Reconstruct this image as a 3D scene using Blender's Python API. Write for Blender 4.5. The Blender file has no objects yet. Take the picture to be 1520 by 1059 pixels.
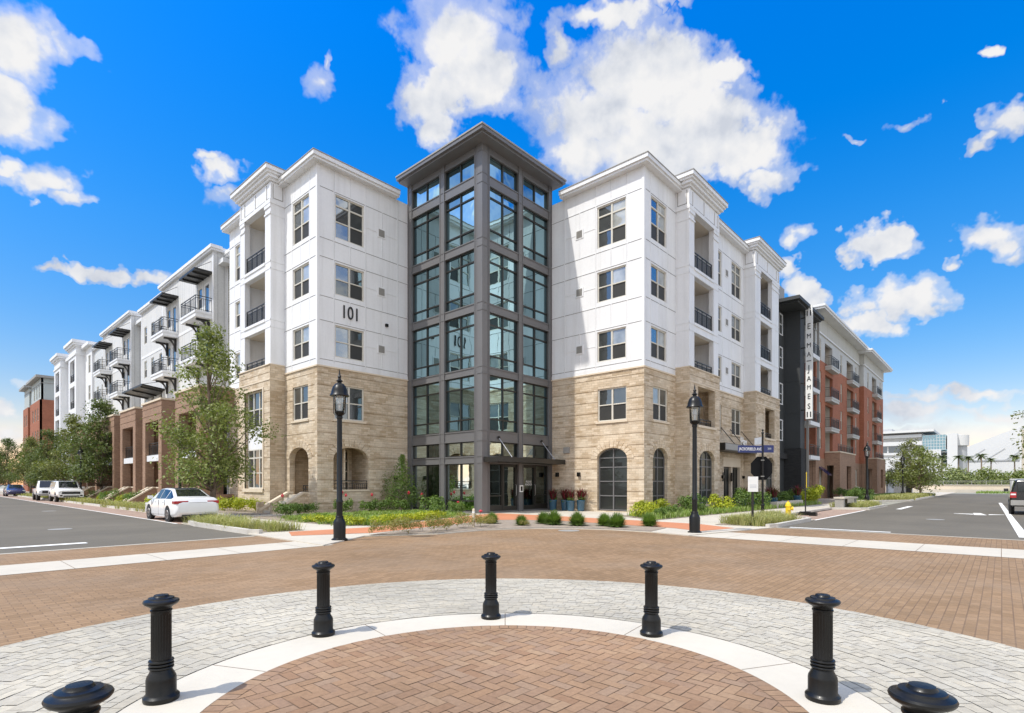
import bpy, bmesh, math, random
from mathutils import Vector, Matrix
R_=math.radians
rnd=random.Random(7)
SC=bpy.context.scene
# ------------------------------------------------------------------ camera, sky, sun, exposure
cam=bpy.data.cameras.new("camera"); camo=bpy.data.objects.new("camera",cam); SC.collection.objects.link(camo)
cam.sensor_width=36; cam.sensor_fit='HORIZONTAL'; cam.lens=802/1520*36; cam.shift_y=188.5/1520
cam.clip_start=.05; cam.clip_end=5000
camo.location=(0,0,1.6); camo.rotation_euler=(R_(90),0,R_(42.19-90))
SC.camera=camo
SUN_EL=58.0; SUN_AZ=164.0      # degrees, azimuth counted from +X towards +Y
SUN_STR=2.75; SKY_STR=.121; EXPO=.56
SC.view_settings.view_transform='Standard'; SC.view_settings.look='None'
SC.view_settings.exposure=EXPO; SC.view_settings.gamma=1
sun=bpy.data.lights.new("sun",'SUN'); suno=bpy.data.objects.new("sun",sun); SC.collection.objects.link(suno)
sun.energy=SUN_STR; sun.angle=R_(.9); sun.color=(1,.95,.87)
sd=Vector((math.cos(R_(SUN_EL))*math.cos(R_(SUN_AZ)),math.cos(R_(SUN_EL))*math.sin(R_(SUN_AZ)),math.sin(R_(SUN_EL))))
suno.rotation_euler=sd.to_track_quat('Z','Y').to_euler(); suno.location=(-20,10,40)
CLOUDS=[(47.2,39.3,6.0,3.4,0.95,-0.04),(50.0,36.0,4.2,2.8,0.9,-0.07),(44.7,37.1,4.3,2.7,0.95,-0.02),(49.6,33.1,2.8,2.0,0.8,-0.06),(43.3,41.0,3.2,1.6,0.8,-0.01),(52.8,37.1,2.1,1.3,0.45,-0.09),(28.2,35.9,7.7,3.4,1.0,0.12),(22.3,32.2,6.0,2.9,1.0,0.16),(33.7,33.6,7.0,3.4,1.0,0.07),(18.6,29.6,3.9,2.2,0.9,0.19),(35.8,31.4,4.9,2.3,1.0,0.05),(16.8,27.0,2.4,1.1,0.8,0.19),(28.9,31.6,8.7,3.0,1.0,0.11),(20.4,35.4,3.1,0.9,0.55,0.19),(33.0,40.5,4.3,1.0,0.8,0.08),(37.2,39.3,1.6,1.9,0.6,0.04),(26.5,40.6,2.6,0.6,0.5,0.14),(84.7,31.2,2.9,2.5,1.0,-0.39),(84.9,27.5,2.5,2.1,1.0,-0.36),(81.4,31.8,1.5,1.0,0.6,-0.35),(84.3,26.2,1.6,0.9,0.7,-0.34),(83.3,23.1,2.5,1.4,0.95,-0.3),(81.4,22.4,1.6,1.0,0.8,-0.28),(85.3,23.5,1.3,0.9,0.8,-0.33),(84.1,21.3,0.8,0.6,0.6,-0.29),(61.8,35.2,1.6,1.4,0.6,-0.17),(60.8,36.6,0.6,1.0,0.5,-0.16),(70.7,26.9,2.0,1.1,0.65,-0.22),(70.1,25.1,1.9,1.3,0.65,-0.2),(72.0,27.3,1.1,0.7,0.55,-0.23),(82.7,17.0,1.2,0.5,0.6,-0.23),(81.0,17.3,1.2,0.7,0.75,-0.22),(78.8,17.4,1.8,0.7,0.8,-0.21),(75.9,17.7,1.7,0.7,0.8,-0.19),(-0.5,26.5,1.7,1.2,0.85,0.35),(1.0,25.6,1.2,0.5,0.6,0.33),(-0.4,31.1,0.8,0.5,0.7,0.39),(7.4,20.1,2.3,1.4,0.95,0.22),(0.5,18.9,2.2,1.2,0.95,0.27),(3.3,17.7,0.8,0.6,0.7,0.23),(-0.5,17.4,1.2,0.7,0.7,0.26),(14.8,22.1,1.6,0.9,0.75,0.18),(15.4,19.4,1.5,0.9,0.8,0.16),(6.6,15.2,3.5,1.8,0.95,0.18),(9.0,13.7,2.3,1.5,0.9,0.15),(13.4,17.2,1.9,1.3,0.75,0.15),(4.7,13.8,1.9,1.0,0.8,0.18),(7.3,13.1,1.9,1.0,0.7,0.15),(2.3,7.4,5.9,0.5,0.75,0.11),(0.3,5.8,6.0,0.5,0.75,0.09),(5.8,6.5,3.2,1.2,0.65,0.08),(6.3,4.5,7.1,0.8,0.5,0.06),(1.1,4.2,6.1,0.9,0.5,0.06),(84.5,8.0,1.3,0.8,0.8,-0.13),(85.3,5.5,1.1,0.9,0.8,-0.09),(84.9,3.6,2.3,1.0,0.6,-0.06),(6.3,28.1,1.6,0.4,0.45,0.29),(9.5,27.9,0.9,0.3,0.4,0.26),(3.2,28.4,0.5,0.3,0.35,0.33),(10.5,21.6,0.5,0.4,0.3,0.21)]
class NT:
    def __init__(s,tree): s.t=tree
    def n(s,typ,ins=None,**kw):
        nd=s.t.nodes.new(typ)
        for k,v in kw.items(): setattr(nd,k,v)
        if ins:
            for k,v in ins.items(): s.set(nd.inputs[k],v)
        return nd
    def set(s,sock,v):
        if isinstance(v,bpy.types.NodeSocket): s.t.links.new(v,sock)
        elif isinstance(v,bpy.types.Node): s.t.links.new(v.outputs[0],sock)
        else:
            if isinstance(v,tuple) and len(v)==3 and sock.type=='RGBA': v=v+(1,)
            sock.default_value=v
    def m(s,op,a,b=None,c=None,clamp=False):
        nd=s.n('ShaderNodeMath',operation=op,use_clamp=clamp); s.set(nd.inputs[0],a)
        if b is not None: s.set(nd.inputs[1],b)
        if c is not None: s.set(nd.inputs[2],c)
        return nd.outputs[0]
    def mix(s,f,a,b,bt='MIX'):
        nd=s.n('ShaderNodeMix',data_type='RGBA',blend_type=bt); s.set(nd.inputs[0],f); s.set(nd.inputs[6],a); s.set(nd.inputs[7],b); return nd.outputs[2]
    def ramp(s,f,stops,interp='LINEAR'):
        nd=s.n('ShaderNodeValToRGB'); s.set(nd.inputs[0],f); e=nd.color_ramp.elements; nd.color_ramp.interpolation=interp
        while len(e)<len(stops): e.new(.5)
        for i,(p,c) in enumerate(stops): e[i].position=p; e[i].color=(c if isinstance(c,tuple) else (c,c,c))[:3]+(1,)
        return nd.outputs[0]
    def noise(s,vec,scale,detail=4,rough=.55,out=0):
        nd=s.n('ShaderNodeTexNoise',{'Scale':scale,'Detail':detail,'Roughness':rough}); 
        if vec is not None: s.set(nd.inputs['Vector'],vec)
        return nd.outputs[out]
world=bpy.data.worlds.new("World"); SC.world=world; world.use_nodes=True
def make_world():
    t=NT(world.node_tree); world.node_tree.nodes.clear()
    sky=t.n('ShaderNodeTexSky',sky_type='NISHITA',sun_disc=False,sun_elevation=R_(SUN_EL),sun_rotation=R_(90-SUN_AZ),altitude=0,air_density=1.0,dust_density=.6,ozone_density=2.0)
    d=t.n('ShaderNodeTexCoord').outputs['Generated']
    sp=t.n('ShaderNodeSeparateXYZ',{0:d})
    hor=t.m('SQRT',t.m('ADD',t.m('MULTIPLY',sp.outputs[0],sp.outputs[0]),t.m('MULTIPLY',sp.outputs[1],sp.outputs[1])))
    az=t.m('MULTIPLY',t.m('ARCTAN2',sp.outputs[1],sp.outputs[0]),57.29578); el=t.m('MULTIPLY',t.m('ARCTAN2',sp.outputs[2],hor),57.29578)
    v=t.n('ShaderNodeCombineXYZ',{0:az,1:el}).outputs[0]
    n1=t.n('ShaderNodeTexNoise',{'Vector':d,'Scale':9.0,'Detail':2.0,'Roughness':.5})
    wv=t.n('ShaderNodeVectorMath',{0:n1.outputs['Color'],1:(.5,.5,.5)},operation='SUBTRACT').outputs[0]
    wv=t.n('ShaderNodeVectorMath',{0:wv,1:(5.0,3.4,0)},operation='MULTIPLY').outputs[0]
    v=t.n('ShaderNodeVectorMath',{0:v,1:wv},operation='ADD').outputs[0]
    n2=t.n('ShaderNodeTexNoise',{'Vector':d,'Scale':32.0,'Detail':3.0,'Roughness':.55})
    w2=t.n('ShaderNodeVectorMath',{0:n2.outputs['Color'],1:(.5,.5,.5)},operation='SUBTRACT').outputs[0]
    w2=t.n('ShaderNodeVectorMath',{0:w2,1:(4.2,2.8,0)},operation='MULTIPLY').outputs[0]
    v=t.n('ShaderNodeVectorMath',{0:v,1:w2},operation='ADD').outputs[0]
    cur=None
    for (a,e,ra,re,w,ro) in CLOUDS:
        k=1.16
        mp=t.n('ShaderNodeMapping',{'Vector':v,'Location':(a,e,0),'Rotation':(0,0,ro),'Scale':(ra*k/.8,re*k/.8,1)},vector_type='TEXTURE')
        g=t.n('ShaderNodeTexGradient',{'Vector':mp.outputs[0]},gradient_type='SPHERICAL')
        h=t.m('MULTIPLY',g.outputs['Fac'],w*1.5)
        cur=h if cur is None else t.m('MAXIMUM',cur,h)
    # unseen bright cloud added behind and above the viewer as fill light
    f=t.n('ShaderNodeVectorMath',{0:d,1:(.741,.671,0.0)},operation='DOT_PRODUCT').outputs['Value']
    out=t.ramp(t.m('ADD',t.m('MULTIPLY',f,-.5),.5),[(.36,0.0),(.55,1.0)])
    top=t.ramp(el,[(0,0),(1,0)]); top=t.m('MULTIPLY',t.m('SUBTRACT',el,46.0),1/14.0,clamp=True)
    fill_reg=t.m('MAXIMUM',out,top)
    bigc=t.noise(d,2.6,6,.6)
    bb=t.m('MULTIPLY',t.ramp(bigc,[(.34,0),(.52,1)]),fill_reg)
    cur=t.m('MAXIMUM',cur,bb)
    fb=t.m('ADD',t.m('MULTIPLY',t.noise(d,10.0,9,.58),.72),t.m('MULTIPLY',t.noise(d,34.0,6,.55),.28)); fb2=t.noise(d,4.0,4,.5)
    doff=t.n('ShaderNodeVectorMath',{0:d,1:tuple(q*.02 for q in sd)},operation='ADD').outputs[0]; fo=t.noise(doff,8.0,6,.52); fb3=t.noise(d,8.0,6,.52)
    gate=t.m('MULTIPLY',cur,4.0,clamp=True)
    dens=t.m('ADD',t.m('SUBTRACT',t.m('MULTIPLY',cur,1.45),.30),t.m('MULTIPLY',t.m('MULTIPLY',t.m('SUBTRACT',fb,.49),3.4),gate))
    wisp=t.ramp(t.noise(d,7.0,3,.5),[(.35,.5),(.65,1.35)])
    mask=t.m('MULTIPLY',t.m('MULTIPLY',dens,wisp,clamp=True),gate)
    mask=t.ramp(mask,[(0,0),(.4,.45),(.85,.97),(1,1)],'EASE')
    rel=t.m('ADD',t.m('MULTIPLY',t.m('SUBTRACT',fb3,fo),1.9),t.m('ADD',t.m('MULTIPLY',fb2,.5),t.m('ADD',t.m('MULTIPLY',dens,.06),.14)))
    shade=t.ramp(rel,[(.22,(.68,.72,.80)),(.38,(.85,.87,.91)),(.56,(1,.99,.98))])
    shade=t.mix(1.0,shade,t.ramp(fill_reg,[(0,1.0),(1,1.6)]),'MULTIPLY')  # the added unseen cloud is brightened to lift shaded walls
    hs=t.n('ShaderNodeHueSaturation',{'Saturation':1.5,'Value':SKY_STR*1.08,'Color':sky.outputs[0]})
    haze=t.ramp(t.m('MULTIPLY',el,1/45.0,clamp=True),[(0,(1.5,.86,.68)),(.14,(1.2,.84,.76)),(.5,(1.15,1.12,1.2)),(.88,(.5,1.25,1.6))])
    skyc=t.mix(1.0,hs.outputs[0],haze,'MULTIPLY')
    cc=t.mix(1.0,shade,(.615,.618,.625),'MULTIPLY')
    col=t.mix(mask,skyc,cc)
    bg=t.n('ShaderNodeBackground',{'Color':col,'Strength':1.0}); o=t.n('ShaderNodeOutputWorld',{'Surface':bg.outputs[0]})
make_world()
# ------------------------------------------------------------------ materials
MATS={}
def newmat(name):
    m=bpy.data.materials.new(name); m.use_nodes=True; m.node_tree.nodes.clear(); t=NT(m.node_tree); MATS[name]=m
    b=t.n('ShaderNodeBsdfPrincipled'); o=t.n('ShaderNodeOutputMaterial',{'Surface':b.outputs[0]}); return m,t,b,o
def pos(t): return t.n('ShaderNodeNewGeometry').outputs['Position']
def plain(name,col,rough=.6,var=.12,scale=3.0,metal=0,spec=.5,bump=0,bscale=40,coat=0,tint=None):
    m,t,b,o=newmat(name); P=t.n('ShaderNodeTexCoord').outputs['Object'] if False else pos(t)
    n=t.noise(P,scale,5,.6); n2=t.noise(P,scale*9,3,.6)
    f=t.m('ADD',t.m('MULTIPLY',n,.65),t.m('MULTIPLY',n2,.35))
    c2=tuple(min(1,c*(1+var)) for c in col); c1=tuple(c*(1-var) for c in col)
    if tint: c1=tuple(c*k for c,k in zip(c1,tint))
    t.set(b.inputs['Base Color'],t.ramp(f,[(.3,c1),(.7,c2)])); b.inputs['Roughness'].default_value=rough; b.inputs['Metallic'].default_value=metal
    b.inputs['Specular IOR Level'].default_value=spec
    if coat: b.inputs['Coat Weight'].default_value=coat; b.inputs['Coat Roughness'].default_value=.12
    if bump:
        bm=t.n('ShaderNodeBump',{'Height':t.noise(P,bscale,4,.6),'Strength':bump,'Distance':.02}); t.set(b.inputs['Normal'],bm.outputs[0])
    return m
def wallcoord(t):
    g=t.n('ShaderNodeNewGeometry'); p=t.n('ShaderNodeSeparateXYZ',{0:g.outputs['Position']}); q=t.n('ShaderNodeSeparateXYZ',{0:g.outputs['True Normal']})
    u=t.m('ADD',t.m('MULTIPLY',p.outputs[0],t.m('ABSOLUTE',q.outputs[1])),t.m('MULTIPLY',p.outputs[1],t.m('ABSOLUTE',q.outputs[0])))
    u=t.m('ADD',u,t.m('MULTIPLY',t.m('ABSOLUTE',q.outputs[2]),p.outputs[0])); vv=t.m('ADD',p.outputs[2],t.m('MULTIPLY',t.m('ABSOLUTE',q.outputs[2]),p.outputs[1]))
    return t.n('ShaderNodeCombineXYZ',{0:u,1:vv}).outputs[0],g.outputs['Position']
def bricks(name,c1,c2,cm,bw,bh,mort,rough=.85,wall=True,stain=.25,stainscale=.6,bump=.25,off=.5,bias=0,third=None,fade=None):
    m,t,b,o=newmat(name)
    if wall: V,P=wallcoord(t)
    else: P=pos(t); V=P
    br=t.n('ShaderNodeTexBrick',{'Vector':V,'Color1':c1,'Color2':c2,'Mortar':cm,'Scale':1.0,'Mortar Size':mort,'Mortar Smooth':.3,'Bias':bias,'Brick Width':bw,'Row Height':bh},offset=off)
    col=br.outputs['Color']
    if third:
        n0=t.noise(V,1.0,3,.5); 
        nb=t.n('ShaderNodeTexNoise',{'Vector':V,'Scale':third[1],'Detail':5.0,'Roughness':.65}); col=t.mix(t.ramp(nb.outputs[0],[(.45,0),(.62,third[2])]),col,t.mix(.45,third[0],col))
    n=t.noise(P,stainscale,6,.65)
    col=t.mix(1.0,col,t.ramp(n,[(.25,1-stain),(.5,1.0),(.75,1+stain*.8)]),'MULTIPLY')
    n3=t.noise(P,14.0,4,.7); col=t.mix(1.0,col,t.ramp(n3,[(.25,.86),(.75,1.12)]),'MULTIPLY')
    t.set(b.inputs['Base Color'],col); b.inputs['Roughness'].default_value=rough; b.inputs['Specular IOR Level'].default_value=.3
    if bump:
        h=t.m('SUBTRACT',1.0,br.outputs['Fac']); h=t.m('ADD',h,t.m('MULTIPLY',n3,.5))
        bm=t.n('ShaderNodeBump',{'Height':h,'Strength':bump,'Distance':.015}); t.set(b.inputs['Normal'],bm.outputs[0])
    return m
def islands(name,cols,rough=.8,var=.12,scale=20,bump=.15,transl=0):
    m,t,b,o=newmat(name); g=t.n('ShaderNodeNewGeometry'); n=len(cols)
    c=t.ramp(g.outputs['Random Per Island'],[((i+.5)/n,cc) for i,cc in enumerate(cols)])
    ns=t.noise(g.outputs['Position'],scale,4,.6); c=t.mix(1.0,c,t.ramp(ns,[(.25,1-var),(.75,1+var)]),'MULTIPLY')
    nl=t.noise(g.outputs['Position'],.5 if not transl else 1.1,3,.5); c=t.mix(1.0,c,t.ramp(nl,[(.3,.84),(.7,1.16)]),'MULTIPLY')
    t.set(b.inputs['Base Color'],c); b.inputs['Roughness'].default_value=rough; b.inputs['Specular IOR Level'].default_value=.35
    if bump:
        bm=t.n('ShaderNodeBump',{'Height':ns,'Strength':bump,'Distance':.01}); t.set(b.inputs['Normal'],bm.outputs[0])
    if transl:
        tr=t.n('ShaderNodeBsdfTranslucent',{'Color':t.mix(1.0,c,(1.5,1.6,.7),'MULTIPLY')}); mx=t.n('ShaderNodeMixShader',{0:transl,1:b.outputs[0],2:tr.outputs[0]}); t.set(o.inputs['Surface'],mx.outputs[0])
    return m
def glassmat(name,tint,refl,base,rough=.015,seethru=0.0,wob=.02):
    # coated glazing: a tinted mirror coat over either a dark room or real see-through
    m,t,b,o=newmat(name); P=pos(t)
    nz=t.noise(P,.9,2,.5); bm=t.n('ShaderNodeBump',{'Height':nz,'Strength':wob,'Distance':.3})
    gl=t.n('ShaderNodeBsdfGlossy',{'Color':tint,'Roughness':rough,'Normal':bm.outputs[0]})
    fr=t.n('ShaderNodeFresnel',{'IOR':1.5}); fac=t.m('ADD',fr.outputs[0],refl,clamp=True)
    if seethru:
        tr=t.n('ShaderNodeBsdfTransparent',{'Color':base}); t.set(o.inputs['Surface'],t.n('ShaderNodeMixShader',{0:fac,1:tr.outputs[0],2:gl.outputs[0]}).outputs[0])
    else:
        n=t.noise(P,1.3,3,.5); t.set(b.inputs['Base Color'],t.mix(1.0,base,t.ramp(n,[(.3,.6),(.7,1.3)]),'MULTIPLY')); b.inputs['Roughness'].default_value=.5
        t.set(o.inputs['Surface'],t.n('ShaderNodeMixShader',{0:fac,1:b.outputs[0],2:gl.outputs[0]}).outputs[0])
    return m
def whitewall():
    m,t,b,o=newmat('white'); P=pos(t); n=t.noise(P,.4,5,.6); st=t.noise(t.n('ShaderNodeMapping',{'Vector':P,'Scale':(3.2,3.2,.16)}).outputs[0],1.0,5,.65); n3=t.noise(P,9,3,.6)
    c=t.ramp(n,[(.3,(.725,.73,.74)),(.7,(.785,.79,.80))]); c=t.mix(1.0,c,t.ramp(st,[(.28,(.90,.895,.885)),(.5,1.0),(.8,1.02)]),'MULTIPLY'); c=t.mix(1.0,c,t.ramp(n3,[(.3,.98),(.7,1.02)]),'MULTIPLY')
    t.set(b.inputs['Base Color'],c); b.inputs['Roughness'].default_value=.55
    t.set(b.inputs['Normal'],t.n('ShaderNodeBump',{'Height':t.noise(P,1.4,3,.5),'Strength':.12,'Distance':.05}).outputs[0])
whitewall()
plain('offwhite',(.68,.69,.70),.6,.06,.5)
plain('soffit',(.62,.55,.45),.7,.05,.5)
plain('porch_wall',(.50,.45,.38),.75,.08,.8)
plain('siding_grey',(.47,.47,.45),.6,.06,.5)
bricks('frieze_siding',(.47,.465,.43),(.50,.495,.46),(.30,.30,.28),.42,30.0,.02,stain=.06,bump=.5,off=0)
plain('tower_metal',(.150,.148,.150),.45,.06,.8,metal=.1,spec=.5)
plain('bronze',(.022,.020,.017),.4,.1,2,spec=.5)
plain('black_paint',(.006,.006,.0055),.38,.3,6,spec=.32,coat=.05,bump=.05,bscale=60)
plain('dark_rail',(.018,.02,.021),.45,.1,4)
plain('charcoal',(.040,.044,.046),.65,.12,.6)
bricks('charcoal_brick',(.030,.031,.032),(.046,.046,.046),(.02,.02,.02),.25,.08,.008,wall=True)
bricks('stone',(.44,.335,.22),(.65,.54,.405),(.38,.30,.21),.40,.125,.008,rough=.9,stain=.20,stainscale=.45,bump=.4,third=((.70,.62,.50),.75,.85),off=.37)
plain('cast_stone',(.66,.56,.43),.85,.09,1.2,bump=.08)
bricks('brown_brick',(.27,.165,.11),(.36,.225,.15),(.27,.2,.15),.24,.08,.008,stain=.18)
bricks('orange_brick',(.29,.10,.055),(.36,.135,.075),(.36,.18,.12),.24,.08,.008,stain=.14)
bricks('grey_siding',(.34,.335,.30),(.37,.36,.33),(.13,.13,.12),9.0,.17,.012,stain=.1,bump=.5,off=.1)
bricks('lap_siding',(.56,.58,.59),(.60,.62,.63),(.33,.34,.35),9.0,.17,.01,stain=.06,bump=.4,off=.1)
bricks('batten',(.60,.605,.60),(.63,.63,.625),(.34,.345,.35),.42,30.0,.02,stain=.05,bump=.5,off=0)
plain('concrete',(.52,.475,.40),.9,.10,.7,bump=.1,bscale=30)
plain('concrete_ring',(.56,.515,.435),.9,.07,.8,bump=.08,bscale=40)
plain('kerb_concrete',(.52,.49,.44),.9,.13,1.1,bump=.1)
plain('dark_joint',(.19,.135,.095),.95,.2,8)
plain('cobble_joint',(.39,.36,.31),.95,.2,8)
plain('terracotta',(.50,.20,.10),.9,.10,1.0,bump=.1)
plain('mulch',(.30,.245,.195),1,.3,6,bump=.6,bscale=60)
plain('paint_white',(.78,.77,.74),.8,.12,2.5)
plain('far_ground',(.30,.29,.24),1,.2,.08)
plain('blue_pot',(.035,.10,.16),.25,.25,3,coat=.4)
plain('hydrant_yellow',(.80,.56,.02),.4,.08,6,coat=.3)
plain('window_frame',(.60,.57,.50),.6,.05,2)
plain('joint_shadow',(.19,.19,.19),.8,.08,2)  # dark grey for the painted shadow line at panel joints
plain('sign_black',(.006,.006,.007),.75,.1,3,spec=.2)
plain('sign_blue',(.02,.03,.13),.4,.08,4)
plain('sign_grey',(.42,.45,.50),.4,.08,4)
plain('sign_white',(.82,.82,.80),.5,.04,4)
plain('black_text',(.012,.012,.013),.5,.05,4)
plain('white_text',(.82,.82,.82),.5,.05,4)
plain('bark',(.17,.125,.09),.95,.3,5,bump=.6,bscale=25)
plain('palm_bark',(.22,.17,.12),.95,.3,5)
plain('car_white',(.80,.80,.80),.3,.02,2,coat=.8)
plain('car_black',(.010,.010,.011),.25,.05,2,coat=.8)
plain('car_navy',(.03,.03,.10),.25,.05,2,coat=.8)
plain('car_silver',(.42,.43,.45),.3,.04,2,metal=.6,coat=.6)
plain('car_glass',(.012,.015,.017),.05,.1,2,spec=.9)
plain('car_trim',(.014,.014,.014),.6,.1,4)
plain('tyre',(.013,.013,.013),.85,.15,8)
plain('rim',(.42,.42,.43),.3,.05,4,metal=.85)
plain('tail_red',(.38,.008,.012),.2,.1,4,coat=.6)
plain('lamp_clear',(.75,.77,.78),.15,.05,4,coat=.6)
plain('arena_white',(.63,.63,.62),.6,.04,.03)
plain('arena_grey',(.40,.41,.42),.6,.06,.05)
plain('tan_render',(.50,.45,.37),.8,.06,.2)
plain('roof_membrane',(.45,.44,.42),.9,.1,.3)
plain('vent_grey',(.30,.29,.27),.6,.1,3)
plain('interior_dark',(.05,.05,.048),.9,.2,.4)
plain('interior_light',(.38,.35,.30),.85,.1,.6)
plain('blind',(.52,.53,.51),.8,.08,2)
plain('petal',(.70,.06,.09),.6,.2,8)
glassmat('tower_glass',(.42,.64,.70),.56,(.085,.15,.145),seethru=1)
glassmat('lobby_glass',(.70,.84,.82),.16,(.28,.36,.33),seethru=1)
glassmat('win_glass',(.82,.88,.92),.30,(.03,.034,.036))
glassmat('win_blind',(.82,.88,.92),.14,(.36,.37,.35))
glassmat('win_dim',(.8,.85,.86),.14,(.028,.032,.03))
glassmat('door_glass',(.36,.42,.41),.03,(.010,.012,.011))
plain('screen',(.036,.036,.034),.55,.15,2,spec=.4)
glassmat('lamp_glass',(.9,.92,.92),.06,(.90,.92,.92),rough=.05,seethru=1)
islands('cobbles',[(0.409,0.373,0.304),(0.451,0.414,0.339),(0.428,0.396,0.330),(0.474,0.432,0.348),(0.419,0.382,0.308),(0.442,0.414,0.352),(0.470,0.423,0.334),(0.400,0.368,0.308)],.85,.14,22)
islands('pavers',[(.275,.17,.10),(.305,.19,.115),(.285,.18,.112),(.265,.17,.112),(.32,.21,.13),(.295,.18,.105),(.29,.195,.13),(.26,.155,.092)],.88,.13,25)
bricks('road_pavers',(.24,.152,.082),(.305,.196,.110),(.18,.115,.07),.21,.105,.007,wall=False,stain=.2,stainscale=.35,bump=.25,third=((.29,.215,.15),.5,.6))
bricks('parking_pavers',(.33,.23,.18),(.39,.285,.225),(.25,.18,.14),.21,.105,.006,wall=False,stain=.12,stainscale=.4,bump=.2)
def asphalt():
    m,t,b,o=newmat('asphalt'); P=pos(t)
    n=t.noise(P,.22,6,.65); n2=t.noise(P,60,3,.7); n3=t.n('ShaderNodeTexNoise',{'Vector':t.n('ShaderNodeMapping',{'Vector':P,'Scale':(.12,.9,1)}).outputs[0],'Scale':.6,'Detail':5.0}).outputs[0]
    c=t.ramp(t.m('ADD',t.m('MULTIPLY',n,.7),t.m('MULTIPLY',n3,.3)),[(.25,(.088,.078,.06)),(.75,(.165,.145,.112))]); c=t.mix(1.0,c,t.ramp(n2,[(.2,.7),(.8,1.3)]),'MULTIPLY')
    t.set(b.inputs['Base Color'],c); b.inputs['Roughness'].default_value=.9
    t.set(b.inputs['Normal'],t.n('ShaderNodeBump',{'Height':n2,'Strength':.3,'Distance':.01}).outputs[0])
asphalt()
G=lambda *c:list(c)
islands('leaf_oak',[(.13,.165,.045),(.18,.215,.06),(.22,.255,.08),(.15,.19,.05),(.27,.29,.11)],.5,.15,9,0,.28)
islands('leaf_dark',[(.085,.12,.036),(.12,.155,.047),(.15,.185,.06),(.10,.135,.04)],.5,.15,9,0,.25)
islands('leaf_lime',[(.30,.34,.022),(.40,.43,.03),(.46,.46,.04),(.22,.28,.022)],.5,.12,9,0,.3)
islands('leaf_mid',[(.08,.14,.03),(.12,.19,.042),(.16,.235,.05),(.09,.15,.032)],.5,.15,9,0,.28)
islands('leaf_fine',[(.12,.20,.04),(.16,.25,.05),(.10,.165,.035),(.19,.27,.065)],.5,.15,9,0,.28)
islands('leaf_russet',[(.20,.21,.05),(.26,.26,.06),(.27,.20,.06),(.17,.19,.045),(.30,.19,.08),(.23,.25,.06)],.55,.15,9,0,.25)
islands('leaf_olive',[(.14,.16,.045),(.18,.20,.06),(.11,.135,.036),(.22,.23,.08)],.5,.15,9,0,.28)
islands('leaf_haze',[(.19,.23,.08),(.25,.28,.11),(.15,.19,.07),(.29,.31,.12)],.6,.15,2,0,.2)
islands('leaf_red',[(.12,.012,.022),(.20,.02,.03),(.07,.01,.015),(.06,.07,.02)],.5,.15,9,0,.2)
islands('grass_blade',[(.36,.35,.15),(.45,.42,.20),(.30,.32,.12),(.50,.47,.26),(.24,.28,.08)],.6,.15,5,0,.3)
islands('green_blade',[(.15,.25,.045),(.22,.32,.06),(.18,.27,.06),(.27,.34,.09),(.31,.36,.15)],.6,.15,5,0,.3)
islands('palm_leaf',[(.12,.15,.06),(.16,.19,.085),(.09,.12,.05)],.5,.15,5,0,.2)
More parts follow.
